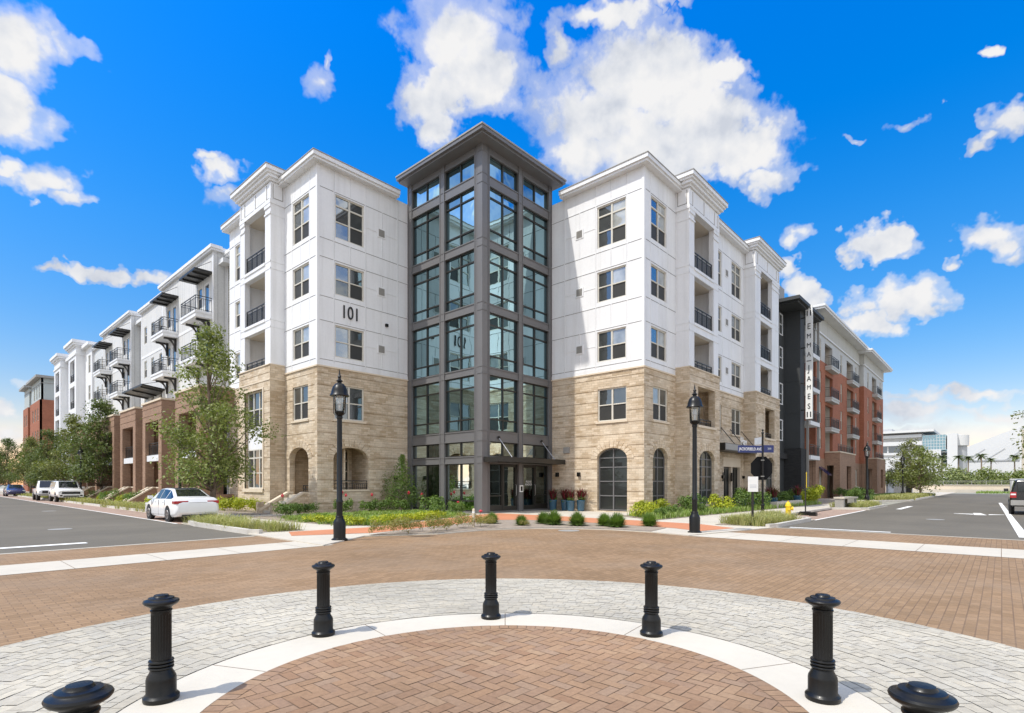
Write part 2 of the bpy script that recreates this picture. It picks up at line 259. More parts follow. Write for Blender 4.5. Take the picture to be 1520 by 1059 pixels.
# ------------------------------------------------------------------ mesh builder and scene helpers
COL=SC.collection
ORG={}
def FX(x0): return lambda s,d,z:(x0-d,s,z)      # street-facing plane x=x0, s runs along y, d is outward (-x)
def FY(y0): return lambda s,d,z:(s,y0-d,z)      # plane y=y0, s runs along x, d is outward (-y)
WF=lambda s,d,z:(s,d,z)
BOXF=[(0,1,2,3),(7,6,5,4),(0,4,5,1),(1,5,6,2),(2,6,7,3),(3,7,4,0)]
class MB:
    def __init__(s): s.v=[];s.f=[]
    def add(s,vs,fs):
        o=len(s.v); s.v+=[tuple(p) for p in vs]; s.f+=[tuple(i+o for i in f) for f in fs]
    def box(s,s0,s1,d0,d1,z0,z1,fr=WF):
        p=[(s0,d0,z0),(s1,d0,z0),(s1,d1,z0),(s0,d1,z0),(s0,d0,z1),(s1,d0,z1),(s1,d1,z1),(s0,d1,z1)]
        s.add([fr(*q) for q in p],BOXF); return s
    def trap(s,a,b,bl,br,tl,tr,d0,d1,fr):
        p=[(a,d0,bl),(b,d0,br),(b,d1,br),(a,d1,bl),(a,d0,tl),(b,d0,tr),(b,d1,tr),(a,d1,tl)]
        s.add([fr(*q) for q in p],BOXF)
    def poly(s,pts,z0,z1):
        n=len(pts); s.add([(x,y,z0) for x,y in pts]+[(x,y,z1) for x,y in pts],[tuple(range(n))[::-1],tuple(range(n,2*n))]+[(i,(i+1)%n,n+(i+1)%n,n+i) for i in range(n)]); return s
    def sheet(s,pts,z): s.add([(x,y,z) for x,y in pts],[tuple(range(len(pts)))]); return s
    def prof(s,pts,s0,s1,fr):   # profile (d,z) swept along s
        n=len(pts); s.add([fr(s0,d,z) for d,z in pts]+[fr(s1,d,z) for d,z in pts],[tuple(range(n))[::-1],tuple(range(n,2*n))]+[(i,(i+1)%n,n+(i+1)%n,n+i) for i in range(n)]); return s
    def tube(s,pts,rs,n=8,cap=True):
        if not isinstance(rs,(list,tuple)): rs=[rs]*len(pts)
        base=len(s.v); P=[Vector(p) for p in pts]
        for i,p in enumerate(P):
            d=(P[min(i+1,len(P)-1)]-P[max(i-1,0)]).normalized(); a=d.orthogonal().normalized() if i==0 else (s._a-d*s._a.dot(d)).normalized(); s._a=a; b=d.cross(a)
            for k in range(n):
                th=2*math.pi*k/n; s.v.append(tuple(p+(a*math.cos(th)+b*math.sin(th))*rs[i]))
        for i in range(len(P)-1):
            for k in range(n): s.f.append((base+i*n+k,base+i*n+(k+1)%n,base+(i+1)*n+(k+1)%n,base+(i+1)*n+k))
        if cap: s.f.append(tuple(base+k for k in range(n))[::-1]); s.f.append(tuple(base+(len(P)-1)*n+k for k in range(n)))
        return s
    def lathe(s,prof,n=24,c=(0,0,0),flute=None):
        base=len(s.v)
        for j,(r,z) in enumerate(prof):
            for k in range(n):
                th=2*math.pi*k/n; rr=r
                if flute and flute[0]<=j<=flute[1] and k%2: rr=r-flute[2]
                s.v.append((c[0]+rr*math.cos(th),c[1]+rr*math.sin(th),c[2]+z))
        for j in range(len(prof)-1):
            for k in range(n): s.f.append((base+j*n+k,base+j*n+(k+1)%n,base+(j+1)*n+(k+1)%n,base+(j+1)*n+k))
        s.f.append(tuple(base+k for k in range(n))[::-1]); s.f.append(tuple(base+(len(prof)-1)*n+k for k in range(n))); return s
    def wall(s,fr,s0,s1,z0,z1,ops=(),d0=-.3,d1=0,courses=None,gap=.018):
        br={s0,s1}
        for o in ops:
            br|={max(s0,o[0]),min(s1,o[1])}
            if len(o)>4: br|={o[0]+(o[1]-o[0])*k/14 for k in range(1,14)}
        br=sorted(b for b in br if s0<=b<=s1)
        def ztop(o,x):
            if len(o)<=4: return o[3]
            c=(o[0]+o[1])/2; hw=(o[1]-o[0])/2; return o[3]-o[4]+o[4]*math.sqrt(max(0,1-((x-c)/hw)**2))
        for a,b in zip(br,br[1:]):
            if b-a<1e-5: continue
            mid=(a+b)/2; cl=cr=z0; segs=[]
            for o in sorted([o for o in ops if o[0]<mid<o[1]],key=lambda o:o[2]):
                segs.append((cl,cr,o[2],o[2])); cl,cr=ztop(o,a),ztop(o,b)
            segs.append((cl,cr,z1,z1))
            for bl,br_,tl,tr in segs:
                if tl-bl<1e-4 and tr-br_<1e-4: continue
                if not courses: s.trap(a,b,bl,br_,tl,tr,d0,d1,fr)
                else:
                    s.trap(a,b,bl,br_,tl,tr,d0,d1-.035,fr)
                    for c0,c1 in zip(courses,courses[1:]):
                        c0+=gap; c1-=gap; q=(max(bl,c0),max(br_,c0),min(tl,c1),min(tr,c1))
                        if q[2]<=q[0] and q[3]<=q[1]: continue
                        q=(q[0],q[1],max(q[0],q[2]),max(q[1],q[3])); s.trap(a,b,q[0],q[1],q[2],q[3],d1-.034,d1,fr)
        return s
    def build(s,name,mat,parent=None,smooth=False,kind=None,recalc=True,bevel=0):
        o=ORG.get(parent,(0,0,0)) if parent else (0,0,0)
        me=bpy.data.meshes.new(name); me.from_pydata([(x-o[0],y-o[1],z-o[2]) for x,y,z in s.v],[],s.f)
        if recalc:
            bm=bmesh.new(); bm.from_mesh(me); bmesh.ops.recalc_face_normals(bm,faces=bm.faces); bm.to_mesh(me); bm.free()
        me.materials.append(MATS[mat])
        if smooth:
            me.polygons.foreach_set('use_smooth',[True]*len(me.polygons)); 
            if smooth!='all': me.set_sharp_from_angle(angle=R_(35))
        ob=bpy.data.objects.new(name,me); COL.objects.link(ob)
        if parent: ob.parent=parent; ORG[ob]=o
        if kind: ob['kind']=kind
        if bevel:
            m=ob.modifiers.new('bevel','BEVEL'); m.width=bevel; m.segments=2; m.limit_method='ANGLE'; m.angle_limit=R_(30)
        return ob
def thing(name,label,cat,loc=(0,0,0),rz=0,group=None,world=True):
    o=bpy.data.objects.new(name,None); COL.objects.link(o); o.empty_display_size=.3; o.location=loc; o.rotation_euler=(0,0,rz)
    o['label']=label; o['category']=cat
    if group: o['group']=group
    ORG[o]=tuple(loc) if world else (0,0,0); return o
def tag(o,label,cat,group=None):
    o['label']=label; o['category']=cat
    if group: o['group']=group
    return o
def dup(root,loc,rz=0,label=None,sc=None):
    r=root.copy(); COL.objects.link(r); r.location=loc; r.rotation_euler=(0,0,rz)
    if label: r['label']=label
    if sc: r.scale=sc if isinstance(sc,tuple) else (sc,sc,sc)
    def rec(a,b):
        for ch in a.children:
            c=ch.copy(); COL.objects.link(c); c.parent=b; rec(ch,c)
    rec(root,r); return r
def text(name,body,size,mat,parent,loc,rot,ext=.01,align='CENTER',local=False,sx=1,spacing=1):
    cu=bpy.data.curves.new(name,'FONT'); cu.body=body; cu.size=size; cu.extrude=ext; cu.align_x=align; cu.align_y='CENTER'; cu.space_character=spacing; cu.materials.append(MATS[mat])
    oc=bpy.data.objects.new(name,cu); me=bpy.data.meshes.new_from_object(oc); bpy.data.objects.remove(oc); me.name=name
    if not me.materials: me.materials.append(MATS[mat])
    o=bpy.data.objects.new(name,me); COL.objects.link(o); g=ORG.get(parent,(0,0,0)); o.parent=parent; o.location=tuple(a-b for a,b in zip(loc,g)); o.rotation_euler=rot; o.scale=(sx,1,1); return o
ROT_X=(R_(90),0,R_(-90))   # reads from the -x side
ROT_Y=(R_(90),0,0)         # reads from the -y side
# ------------------------------------------------------------------ the ground and its paving
TX,TY=19.85,20.09; LX,LY=14.03,26.40; RX,RY=25.69,13.92
PC=(2.89,2.69)
def circ(r,n=96,c=PC): return [(c[0]+r*math.cos(2*math.pi*k/n),c[1]+r*math.sin(2*math.pi*k/n)) for k in range(n)]
def struct(name,mb,mat,**k): return mb.build(name,mat,kind='structure',**k)
struct('ground',MB().sheet([(-600,-600),(900,-600),(900,900),(-600,900)],-.03),'far_ground')
struct('road',MB().sheet([(-9,16.83),(7.6,16.83),(7.6,230),(-9,230)],-.006).sheet([(20.92,-9),(130,-9),(130,6.3),(20.92,6.3)],-.006),'asphalt')
struct('plaza_paving',MB().sheet([(-30,-30),(20.92,-30),(20.92,16.83),(-30,16.83)],-.002),'road_pavers')
bd=MB(); bd.sheet([(-20,12.88),(7.3,12.88),(7.3,14.42),(-20,14.42)],.004).sheet([(15.83,-20),(17.9,-20),(17.9,7.1),(15.83,7.1)],.004)
bd.sheet([(-20,16.73),(6.9,16.73),(6.9,16.88),(-20,16.88)],.003).sheet([(20.84,-20),(21.0,-20),(21.0,6.05),(20.84,6.05)],.003)
struct('crosswalk_band',bd,'concrete')
ln=MB(); ln.sheet([(-4,18.15),(3.1,18.15),(3.1,18.5),(-4,18.5)],.001).sheet([(21.35,2.7),(21.6,2.7),(21.6,5.75),(21.35,5.75)],.001)
ln.sheet([(6.92,24.3),(7.02,24.3),(7.02,120),(6.92,120)],.002).sheet([(22,-.62),(60,.0),(60,.2),(22,-.38)],.001).sheet([(26.3,5.98),(38,5.98),(38,6.1),(26.3,6.1)],.002)
ln.sheet([(36.2,.55),(38.6,.85),(38.6,1.15),(36.2,1.05)],.001).sheet([(36.6,1.1),(37.2,1.9),(37.5,1.9),(37.4,1.1)],.001).sheet([(36.6,.5),(37.2,-.1),(37.5,-.1),(37.4,.5)],.001)
ln.sheet([(41,4.6),(47,4.6),(47,4.9),(41,4.9)],.001)
struct('road_marking',ln,'paint_white')
# circle of cobbles, concrete ring and herringbone centre
def ringsheet(mb,r0,r1,z,n=128):
    a=circ(r0,n);b=circ(r1,n)
    for k in range(n): mb.add([(a[k][0],a[k][1],z),(a[(k+1)%n][0],a[(k+1)%n][1],z),(b[(k+1)%n][0],b[(k+1)%n][1],z),(b[k][0],b[k][1],z)],[(0,1,2,3)])
    return mb
struct('cobble_bed',ringsheet(MB(),2.70,5.12,.002),'cobble_joint')
cb=MB(); r=2.705
while r<5.1:
    dr=rnd.uniform(.085,.115); 
    if r+dr>5.1: dr=5.115-r
    th=rnd.random()
    end=th+2*math.pi
    while th<end-.001:
        l=rnd.uniform(.09,.19)/r; t1=min(th+l,end); 
        if end-t1<.06/r: t1=end
        g=.0026; gg=g/r; zz=.006+rnd.uniform(0,.004); j=lambda:rnd.uniform(-.004,.004)
        q=[(r+g+j(),th+gg),(r+dr-g+j(),th+gg),(r+dr-g+j(),t1-gg),(r+g+j(),t1-gg)]
        cb.add([(PC[0]+a*math.cos(b),PC[1]+a*math.sin(b),zz) for a,b in q],[(0,1,2,3)]); th=t1
    r+=dr
struct('cobble_ring',cb,'cobbles')
cr=ringsheet(MB(),2.13,2.70,.004); struct('concrete_ring',cr,'concrete_ring')
struct('brick_bed',MB().sheet(circ(2.14,128),.001),'dark_joint')
def clip(poly,R):
    n=48
    for k in range(n):
        a=2*math.pi*k/n; nx,ny=math.cos(a),math.sin(a); out=[]
        for i in range(len(poly)):
            p,q=poly[i],poly[(i+1)%len(poly)]; dp=p[0]*nx+p[1]*ny-R; dq=q[0]*nx+q[1]*ny-R
            if dp<=0: out.append(p)
            if dp*dq<0: t=dp/(dp-dq); out.append((p[0]+(q[0]-p[0])*t,p[1]+(q[1]-p[1])*t))
        poly=out
        if not poly: return poly
    return poly
hb=MB(); W=.098; ang=R_(42.19+47)
def addbrick(x0,y0,x1,y1):
    g=.0028; p=[(x0+g,y0+g),(x1-g,y0+g),(x1-g,y1-g),(x0+g,y1-g)]
    p=[(x*math.cos(ang)-y*math.sin(ang),x*math.sin(ang)+y*math.cos(ang)) for x,y in p]; p=clip(p,1.985)
    if len(p)>2:
        z=.005+rnd.uniform(0,.003); hb.add([(PC[0]+x,PC[1]+y,z+rnd.uniform(-.0006,.0006)) for x,y in p],[tuple(range(len(p)))])
for i in range(-24,25):
    for j in range(-24,25):
        k=(i-j)%4
        if k==0: addbrick(i*W,j*W,(i+2)*W,(j+1)*W)
        if k==3: addbrick(i*W,j*W,(i+1)*W,(j+2)*W)
n=int(2*math.pi*2.06/.1)
for k in range(n):
    a0=2*math.pi*k/n+.0016;a1=2*math.pi*(k+1)/n-.0016; z=.005+rnd.uniform(0,.003)
    hb.add([(PC[0]+r*math.cos(a),PC[1]+r*math.sin(a),z) for r,a in ((1.992,a0),(2.124,a0),(2.124,a1),(1.992,a1))],[(0,1,2,3)])
struct('brick_circle',hb,'pavers')
# corner block: pavement slab, terracotta walk, beds, kerbs
slab=[(7.0,12.86),(9.05,14.2),(10.95,13.1),(12.9,13.05),(14.6,12.3),(15.5,11.2),(16.0,9.9),(16.1,8.5),(15.83,7.06),(20.7,6.05),(26.3,6.05),(27.2,7.7),(37.6,7.7),(38.6,5.9),(45.5,5.9),(46.5,7.6),(58,7.6),(60,6.0),(130,6.0),(130,60),(60,230),(8.45,230),(8.45,25.2),(7.1,24.2),(7.0,16.9)]
struct('pavement',MB().poly(slab,-.028,.03),'concrete')
struct('parking_bay',MB().sheet([(6.98,24.0),(8.6,24.0),(8.6,170),(6.98,170)],.001).sheet([(26.2,6.0),(38.8,6.0),(38.8,7.8),(26.2,7.8)],.001),'parking_pavers')
struct('terracotta_walk',MB().sheet([(7.55,15.75),(9.8,14.75),(13.5,15.5),(16.6,16.2),(17.6,15.4),(18.2,13.4),(18.05,11.3),(17.9,8.55),(17.3,7.35),(19.3,6.95),(20.3,8.6),(20.55,11),(20.6,13.5),(20.75,16.5),(20.6,19.5),(19.4,19.6),(16.5,18.6),(11.2,16.75),(8.1,17.1)],.036),'terracotta')
struct('planting_bed',MB().sheet([(9.2,14.22),(11,13.2),(12.95,13.14),(14.65,12.38),(15.55,11.25),(16.05,9.95),(16.15,8.5),(17.75,8.75),(17.9,11.3),(18.05,13.35),(17.5,15.25),(16.5,16.05),(13.5,15.35),(10.2,14.65)],.042)
  .sheet([(10.6,18.0),(11.5,17.0),(16.4,18.75),(18.6,19.6),(19.6,20.2),(19.6,26.3),(10.3,26.3),(10.3,22)],.042)
  .sheet([(7.15,17.6),(8.75,17.3),(8.8,25.1),(8.6,25.2),(7.2,24.1)],.042).sheet([(8.6,37),(9.9,37),(9.9,130),(8.6,130)],.042).sheet([(10.9,27.6),(13.9,27.6),(13.9,140),(10.9,140)],.042)
  .sheet([(21.1,10.9),(48,9.9),(60,10),(60,13.9),(22.9,13.85)],.042).sheet([(20.9,6.25),(26.2,6.2),(27.0,7.75),(26.5,8.1),(20.4,8.1)],.042).sheet([(38.7,6.05),(45.4,6.05),(46.4,7.7),(46,8.3),(38,8.3)],.042).sheet([(60.2,6.2),(84,6.2),(84,9.0),(60.2,9.0)],.042),'mulch')
def kerb(pts,w=.16,z=.15):
    m=MB()
    for (x0,y0),(x1,y1) in zip(pts,pts[1:]):
        dx,dy=x1-x0,y1-y0; L=math.hypot(dx,dy); nx,ny=-dy/L*w,dx/L*w
        e=.0; m.poly([(x0-dx/L*e,y0-dy/L*e),(x1+dx/L*e,y1+dy/L*e),(x1+dx/L*e+nx,y1+dy/L*e+ny),(x0-dx/L*e+nx,y0-dy/L*e+ny)],-.02,z)
    return m
k=kerb([(8.9,25.5),(8.2,24.9),(7.5,24.4),(7.15,23.6),(7.0,22.5),(7.0,17.6),(7.2,17.2)][::-1][::-1],.16,.15)
struct('kerb',k,'kerb_concrete')
struct('kerb',kerb([(8.5,230),(8.5,25.4)],.16,.14),'kerb_concrete')
struct('kerb',kerb([(20.5,6.15),(21.0,6.0),(25.6,6.0),(26.3,6.35),(26.7,7.1),(27.3,7.7),(37.6,7.7),(38.1,7.1),(38.4,6.3),(38.9,5.95),(45,5.95),(45.8,6.3),(46.3,7.2),(46.8,7.7),(57.6,7.7),(59.2,6.6),(60.2,6.05),(84,6.05)],.16,.14),'kerb_concrete')
jt=MB()
for k in range(10):
    a=2*math.pi*k/10+.12; c_,s_=math.cos(a),math.sin(a); h_=.004
    jt.add([(PC[0]+r*c_-q*s_*h_,PC[1]+r*s_+q*c_*h_,.0055) for r,q in ((2.135,-1),(2.695,-1),(2.695,1),(2.135,1))],[(0,1,2,3)])
for k in range(18): x=-19+k*1.5; jt.sheet([(x,12.88),(x+.012,12.88),(x+.012,14.42),(x,14.42)],.0055)
for k in range(17): y=-18+k*1.5; jt.sheet([(15.83,y),(17.9,y),(17.9,y+.012),(15.83,y+.012)],.0055)
for k in range(14): y=26+k*1.8; jt.sheet([(8.9,y),(10.4,y),(10.4,y+.014),(8.9,y+.014)],.0315)
for k in range(20): x=21.5+k*1.8; jt.sheet([(x,8.2),(x+.014,8.2),(x+.014,10.7),(x,10.7)],.0315)
struct('paving_joint',jt,'dark_joint')
for x,y in ((3.4,24.5),(30.5,2.2),(5.2,41)): struct('manhole_cover',MB().lathe([(.34,-.004),(.34,.0),(.31,.002),(.02,.002)],28,(x,y,0)),'vent_grey')
drain=MB(); drain.lathe([(.36,0),(.36,.006),(.33,.008),(0.02,.008)],28,(14.9,10.9,0)); struct('manhole_cover',drain,'vent_grey')
# ------------------------------------------------------------------ the corner apartment block
APT=thing('apartment_building','white and tan stone corner apartment block around a grey glass entrance tower','apartment building',(TX,TY,0))
fLi,fLs,fRi,fRs,fTl,fTr=FY(LY),FX(LX),FX(RX),FY(RY),FX(TX),FY(TY)
COUR=[-.1]+[.55+.624*k for k in range(12)]+[7.78]
COURB=[-.1]+[.55+.624*k for k in range(12)]+[7.79,8.2]
def window(parent,fr,s0,s1,z0,z1,up='win_glass',lo='screen',cols=2,transom=0,dep=.09,fw=.07,name='window',frame='window_frame',rails=1,munt=None,label=None):
    m=MB(); d0,d1=-dep-.05,-dep+.03
    m.box(s0,s0+fw,d0,d1,z0,z1,fr).box(s1-fw,s1,d0,d1,z0,z1,fr).box(s0+fw,s1-fw,d0,d1,z0,z0+fw,fr).box(s0+fw,s1-fw,d0,d1,z1-fw,z1,fr)
    a,b=s0+fw,s1-fw; zt=z1-fw; w=(b-a)/cols
    if transom: m.box(a,b,d0,d1-.004,z1-transom-.05,z1-transom+.03,fr); zt=z1-transom-.05
    zm=(z0+fw+zt)/2
    for k in range(1,cols): m.box(a+w*k-.05,a+w*k+.05,d0,d1-.002,z0+fw,z1-fw,fr)
    if rails: m.box(a,b,d0,d1-.008,zm-.03,zm+.03,fr)
    if munt:
        for c in range(cols):
            for q in range(1,munt[0]): x=a+w*(c+q/munt[0]); m.box(x-.012,x+.012,d0,d1-.03,z0+fw,z1-fw,fr)
        for q in range(1,munt[1]): zz=zm+(zt-zm)*q/munt[1]; m.box(a,b,d0,d1-.031,zz-.012,zz+.012,fr); zz=z0+fw+(zm-z0-fw)*q/munt[1]; m.box(a,b,d0,d1-.031,zz-.012,zz+.012,fr)
    o=m.build(name,frame,parent)
    def pane(z0_,z1_,mat,nm='pane'):
        if isinstance(mat,str): mat=[mat]*cols
        for mt in sorted(set(mat)):
            p=MB()
            for c in range(cols):
                if mat[c]==mt: x0=a+w*c; p.box(x0+.003,x0+w-.003,-dep-.04,-dep-.02,z0_,z1_,fr)
            p.build('screen' if mt=='screen' else nm,mt,o)
    if rails:
        pane(z0+fw,zm,lo); pane(zm,zt,up)
    else: pane(z0+fw,zt,up)
    if transom: pane(zt+.05,z1-fw,up)
    return o
def rail(parent,fr,s0,s1,d,z,h=1.05,sp=.11,ret=0):
    m=MB(); w=.02
    m.box(s0,s1,d-.025,d+.025,z+h-.045,z+h,fr).box(s0,s1,d-.015,d+.015,z+h-.2,z+h-.17,fr).box(s0,s1,d-.015,d+.015,z+.07,z+.1,fr)
    n=max(2,int((s1-s0)/sp))
    for k in range(n+1): x=s0+(s1-s0)*k/n; t=.022 if k%9==0 or k==n else .009; m.box(x-t,x+t,d-t*.7,d+t*.7,z+.02,z+h-.17 if t<.02 else z+h-.04,fr)
    if ret:
        for sx in (s0,s1):
            m.box(sx-.02,sx+.02,d-ret,d-.026,z+h-.045,z+h,fr).box(sx-.012,sx+.012,d-ret,d-.026,z+h-.2,z+h-.17,fr).box(sx-.012,sx+.012,d-ret,d-.026,z+.07,z+.1,fr)
            q=int(ret/sp)
            for k in range(1,q+1): dd=d-ret*k/q+.01; m.box(sx-.008,sx+.008,dd-.009,dd+.009,z+.02,z+h-.17,fr)
    return m.build('railing','dark_rail',parent)
def cornice(parent,fr,s0,s1,z,over=.45,h=.36,step=0,b0=-.3,b1=0):
    pr=[(-.3,z)]+([(.10,z),(.10,z+.12),(.24,z+.14),(.24,z+.26),(over-.1,z+.30),(over-.1,z+.38),(over,z+.42),(over,z+.62)] if step else [(over-.08,z),(over-.08,z+.12),(over,z+.15),(over,z+h)])
    zt=pr[-1][1]; pr+=[(-.3,zt)]
    return MB().prof(pr,s0,s1,fr)
FL=[(8.38,10.08,0),(11.72,13.42,0),(14.76,17.08,.55)]
JL,JR=MB(),MB()  # thin dark strips painting the shadow line below and beside wall trims
def trims(mb,fr,s0,s1,zs,vs=(),d=.018,segs=None):
    JN=JL if fr in (fLi,fLs) else JR
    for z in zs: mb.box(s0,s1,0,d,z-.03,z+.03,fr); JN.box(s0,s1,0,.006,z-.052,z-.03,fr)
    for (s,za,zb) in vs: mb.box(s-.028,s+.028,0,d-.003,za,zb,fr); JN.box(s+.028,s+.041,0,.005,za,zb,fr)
# --- walls of the two notch faces and street faces (white upper part)
WT=18.32; ST=7.79
wmL,wmR,trL,trR=MB(),MB(),MB(),MB()
wo=lambda a,b:[(a,b,z0,z1) for z0,z1,_ in FL]
wmL.wall(fLi,LX,TX,ST,WT,wo(15.05,16.82)); wmL.wall(fLs,LY+.3,38.1,ST,WT,wo(27.29,29.13)+[(36.4,37.15,z0,z1) for z0,z1,_ in FL]+[(30.3,34.0,ST,17.3)])
wmR.wall(fRi,RY,TY,ST,WT,wo(15.0,16.84)); wmR.wall(fRs,RX+.3,46.6,ST,WT,wo(26.46,28.26)+[(35.6,36.3,z0,z1) for z0,z1,_ in FL]+wo(38.1,39.95)+[(29.6,33.5,ST,17.3),(40.7,45.8,ST,17.3)])
HZ=[8.18,10.22,11.5,13.56,14.55,17.2]
for fr,s0,s1,wl,wr in ((fLi,LX+.13,TX,15.05,16.82),(fRi,RY+.13,TY,15.0,16.84)):
    tr=trL if fr is fLi else trR
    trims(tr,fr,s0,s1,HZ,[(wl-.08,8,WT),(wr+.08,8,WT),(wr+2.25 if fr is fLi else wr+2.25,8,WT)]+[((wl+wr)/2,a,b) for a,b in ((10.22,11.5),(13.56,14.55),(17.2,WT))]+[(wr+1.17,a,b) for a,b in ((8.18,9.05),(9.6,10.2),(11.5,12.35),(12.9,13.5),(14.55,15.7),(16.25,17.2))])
    tr.box(s0,s1,0,.03,ST,ST+.22,fr)
    for z in (9.3,12.6,15.95): tr.box(wr+.1,wr+.95,0,.016,z-.02,z+.02,fr); tr.box(wr+1.42,wr+2.25,0,.016,z-.02,z+.02,fr)
for fr,s0,s1,vs in ((fLs,LY+.13,30.1,(27.2,29.22)),(fLs,34.25,38.1,(34.9,36.3,37.25)),(fRs,RX+.13,29.4,(26.38,28.34)),(fRs,33.7,40.5,(34.9,35.5,36.4,38.0,40.05))):
    tr=trL if fr is fLs else trR
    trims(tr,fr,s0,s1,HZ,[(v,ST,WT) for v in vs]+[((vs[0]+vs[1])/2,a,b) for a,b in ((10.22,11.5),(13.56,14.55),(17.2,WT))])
for (x,y,tr) in ((LX,LY,trL),(RX,RY,trR)): tr.box(x-.025,x+.13,y-.025,y+.13,ST,WT,WF)
[w_.build('white_wall','white',APT) for w_ in (wmL,wmR)]; [t_.build('wall_trim','white',APT) for t_ in (trL,trR)]
# windows
ups=['win_glass','win_blind','win_dim']; rr=random.Random(3)
for i,(z0,z1,t) in enumerate(FL):
    window(APT,fLi,15.05,16.82,z0,z1,['win_glass',['win_dim','win_glass','win_dim'][i]],['win_glass' if i!=1 else 'win_dim','screen'],transom=t)
    window(APT,fLs,27.29,29.13,z0,z1,['win_dim','win_blind'][::-1],'screen',transom=t)
    window(APT,fRi,15.0,16.84,z0,z1,['win_blind','win_dim'],['screen','win_dim'],transom=t)
    window(APT,fRs,26.46,28.26,z0,z1,['win_glass','win_blind'],'screen',transom=t)
    window(APT,fLs,36.4,37.15,z0,z1,'win_blind','screen',cols=1,transom=t)
    window(APT,fRs,35.6,36.3,z0,z1,'win_glass','screen',cols=1,transom=t)
    window(APT,fRs,38.1,39.95,z0,z1,['win_glass','win_dim'],'screen',transom=t)
JL.build('joint_shadow','joint_shadow',APT); JR.build('joint_shadow','joint_shadow',APT)
# vents
for fr,s in ((fLi,17.95),(fRi,18.03),(fRs,37.15)):
    for z in (9.3,12.6,15.95):
        v=MB(); v.box(s-.27,s+.27,0,.03,z-.27,z+.27,fr); v=v.build('vent','white',APT)
        g=MB(); g.box(s-.19,s+.19,.03,.04,z-.2,z+.2,fr)
        for k in range(6): g.box(s-.19,s+.19,.04,.055,z-.19+k*.065,z-.16+k*.065,fr)
        g.build('vent_grille','vent_grey',v)
text('house_number','101',1.0,'black_text',APT,(15.95,LY-.04,10.86),ROT_Y,.02,sx=.78)
p=MB(); p.lathe([(.0,0),(.1,0),(.1,.1),(.0,.1)],16); p=MB()
p.box(18.2,18.36,.0,.12,10.66,10.82,fLi); p.build('wall_light','black_paint',APT)
# stone base
def stone(fr,s0,s1,ops): MB().wall(fr,s0,s1,-.05,ST,ops,courses=COUR).build('stone_wall','stone',APT)
stone(fLi,LX,TX,[(15.0,16.82,5.05,6.9),(14.95,17.1,1.27,3.55,.62)]); stone(fLs,LY+.3,30.5,[(27.4,29.13,5.05,6.9),(27.34,29.5,1.0,3.56,.62)]); stone(fLs,33.8,38.1,[])
stone(fRi,RY,TY,[(14.97,16.8,5.05,6.87),(14.93,16.83,.08,3.56,.58)]); stone(fRs,RX+.3,29.9,[(26.68,28.4,5.03,6.87),(26.65,28.36,.08,3.56,.58)])
stone(fRs,33.3,41.0,[(35.6,36.3,5.0,6.87),(38.1,39.95,5.0,6.87),(36.6,40.0,.05,3.4)]); stone(fRs,45.6,46.6,[])
window(APT,fLi,15.0,16.82,5.05,6.9,['win_glass','win_dim'],['win_dim','win_glass']); window(APT,fLs,27.4,29.13,5.05,6.9,['win_dim','win_dim'],'screen')
window(APT,fRi,14.97,16.8,5.05,6.87,'win_dim','screen'); window(APT,fRs,26.68,28.4,5.03,6.87,['win_blind','win_dim'],'screen')
window(APT,fRs,35.6,36.3,5.0,6.87,'win_dim','screen',cols=1); window(APT,fRs,38.1,39.95,5.0,6.87,'win_dim','screen')
# ledge on top of the stone and sills
for fr,s0,s1 in ((fLi,LX-.05,TX-.03),(fLs,LY+.001,30.05),(fRi,RY-.05,TY-.03),(fRs,RX+.001,29.35),(fRs,33.75,40.5)):
    lg=MB(); lg.box(s0,s1,0,.06,ST-.06,ST+.02,fr); lg.build('stone_ledge','cast_stone',APT)
for fr,a,b in ((fLi,14.9,16.92),(fLs,27.3,29.23),(fRi,14.87,16.9),(fRs,26.6,28.5),(fRs,38.0,40.05)): lg=MB().box(a,b,-.05,.07,4.93,5.04,fr); lg.build('window_sill','cast_stone',APT)
MB().box(14.9,17.15,-.25,.05,1.17,1.27,fLi).build('arch_sill','cast_stone',APT); MB().box(27.3,29.55,-.1,.05,.9,1.0,fLs).build('arch_sill','cast_stone',APT)
def arch_trim(fr,a,b,spring,rise,w=.42,d=.03,n=13):
    m=MB(); c=(a+b)/2;hw=(b-a)/2
    for k in range(n):
        t0=math.pi*k/n+.012;t1=math.pi*(k+1)/n-.012; 
        P=[(c+math.cos(t)*(hw+o),spring+math.sin(t)*(rise+o*1.0)) for t,o in ((t0,.01),(t0,w),(t1,w),(t1,.01))]
        m.add([fr(x,dd,z) for dd in (-.02,d) for x,z in P],BOXF)
    return m
for fr,a,b in ((fLi,14.95,17.1),(fLs,27.34,29.5),(fRi,14.93,16.83),(fRs,26.65,28.36)): arch_trim(fr,a,b,2.96,.6).build('arch_surround','stone',APT)
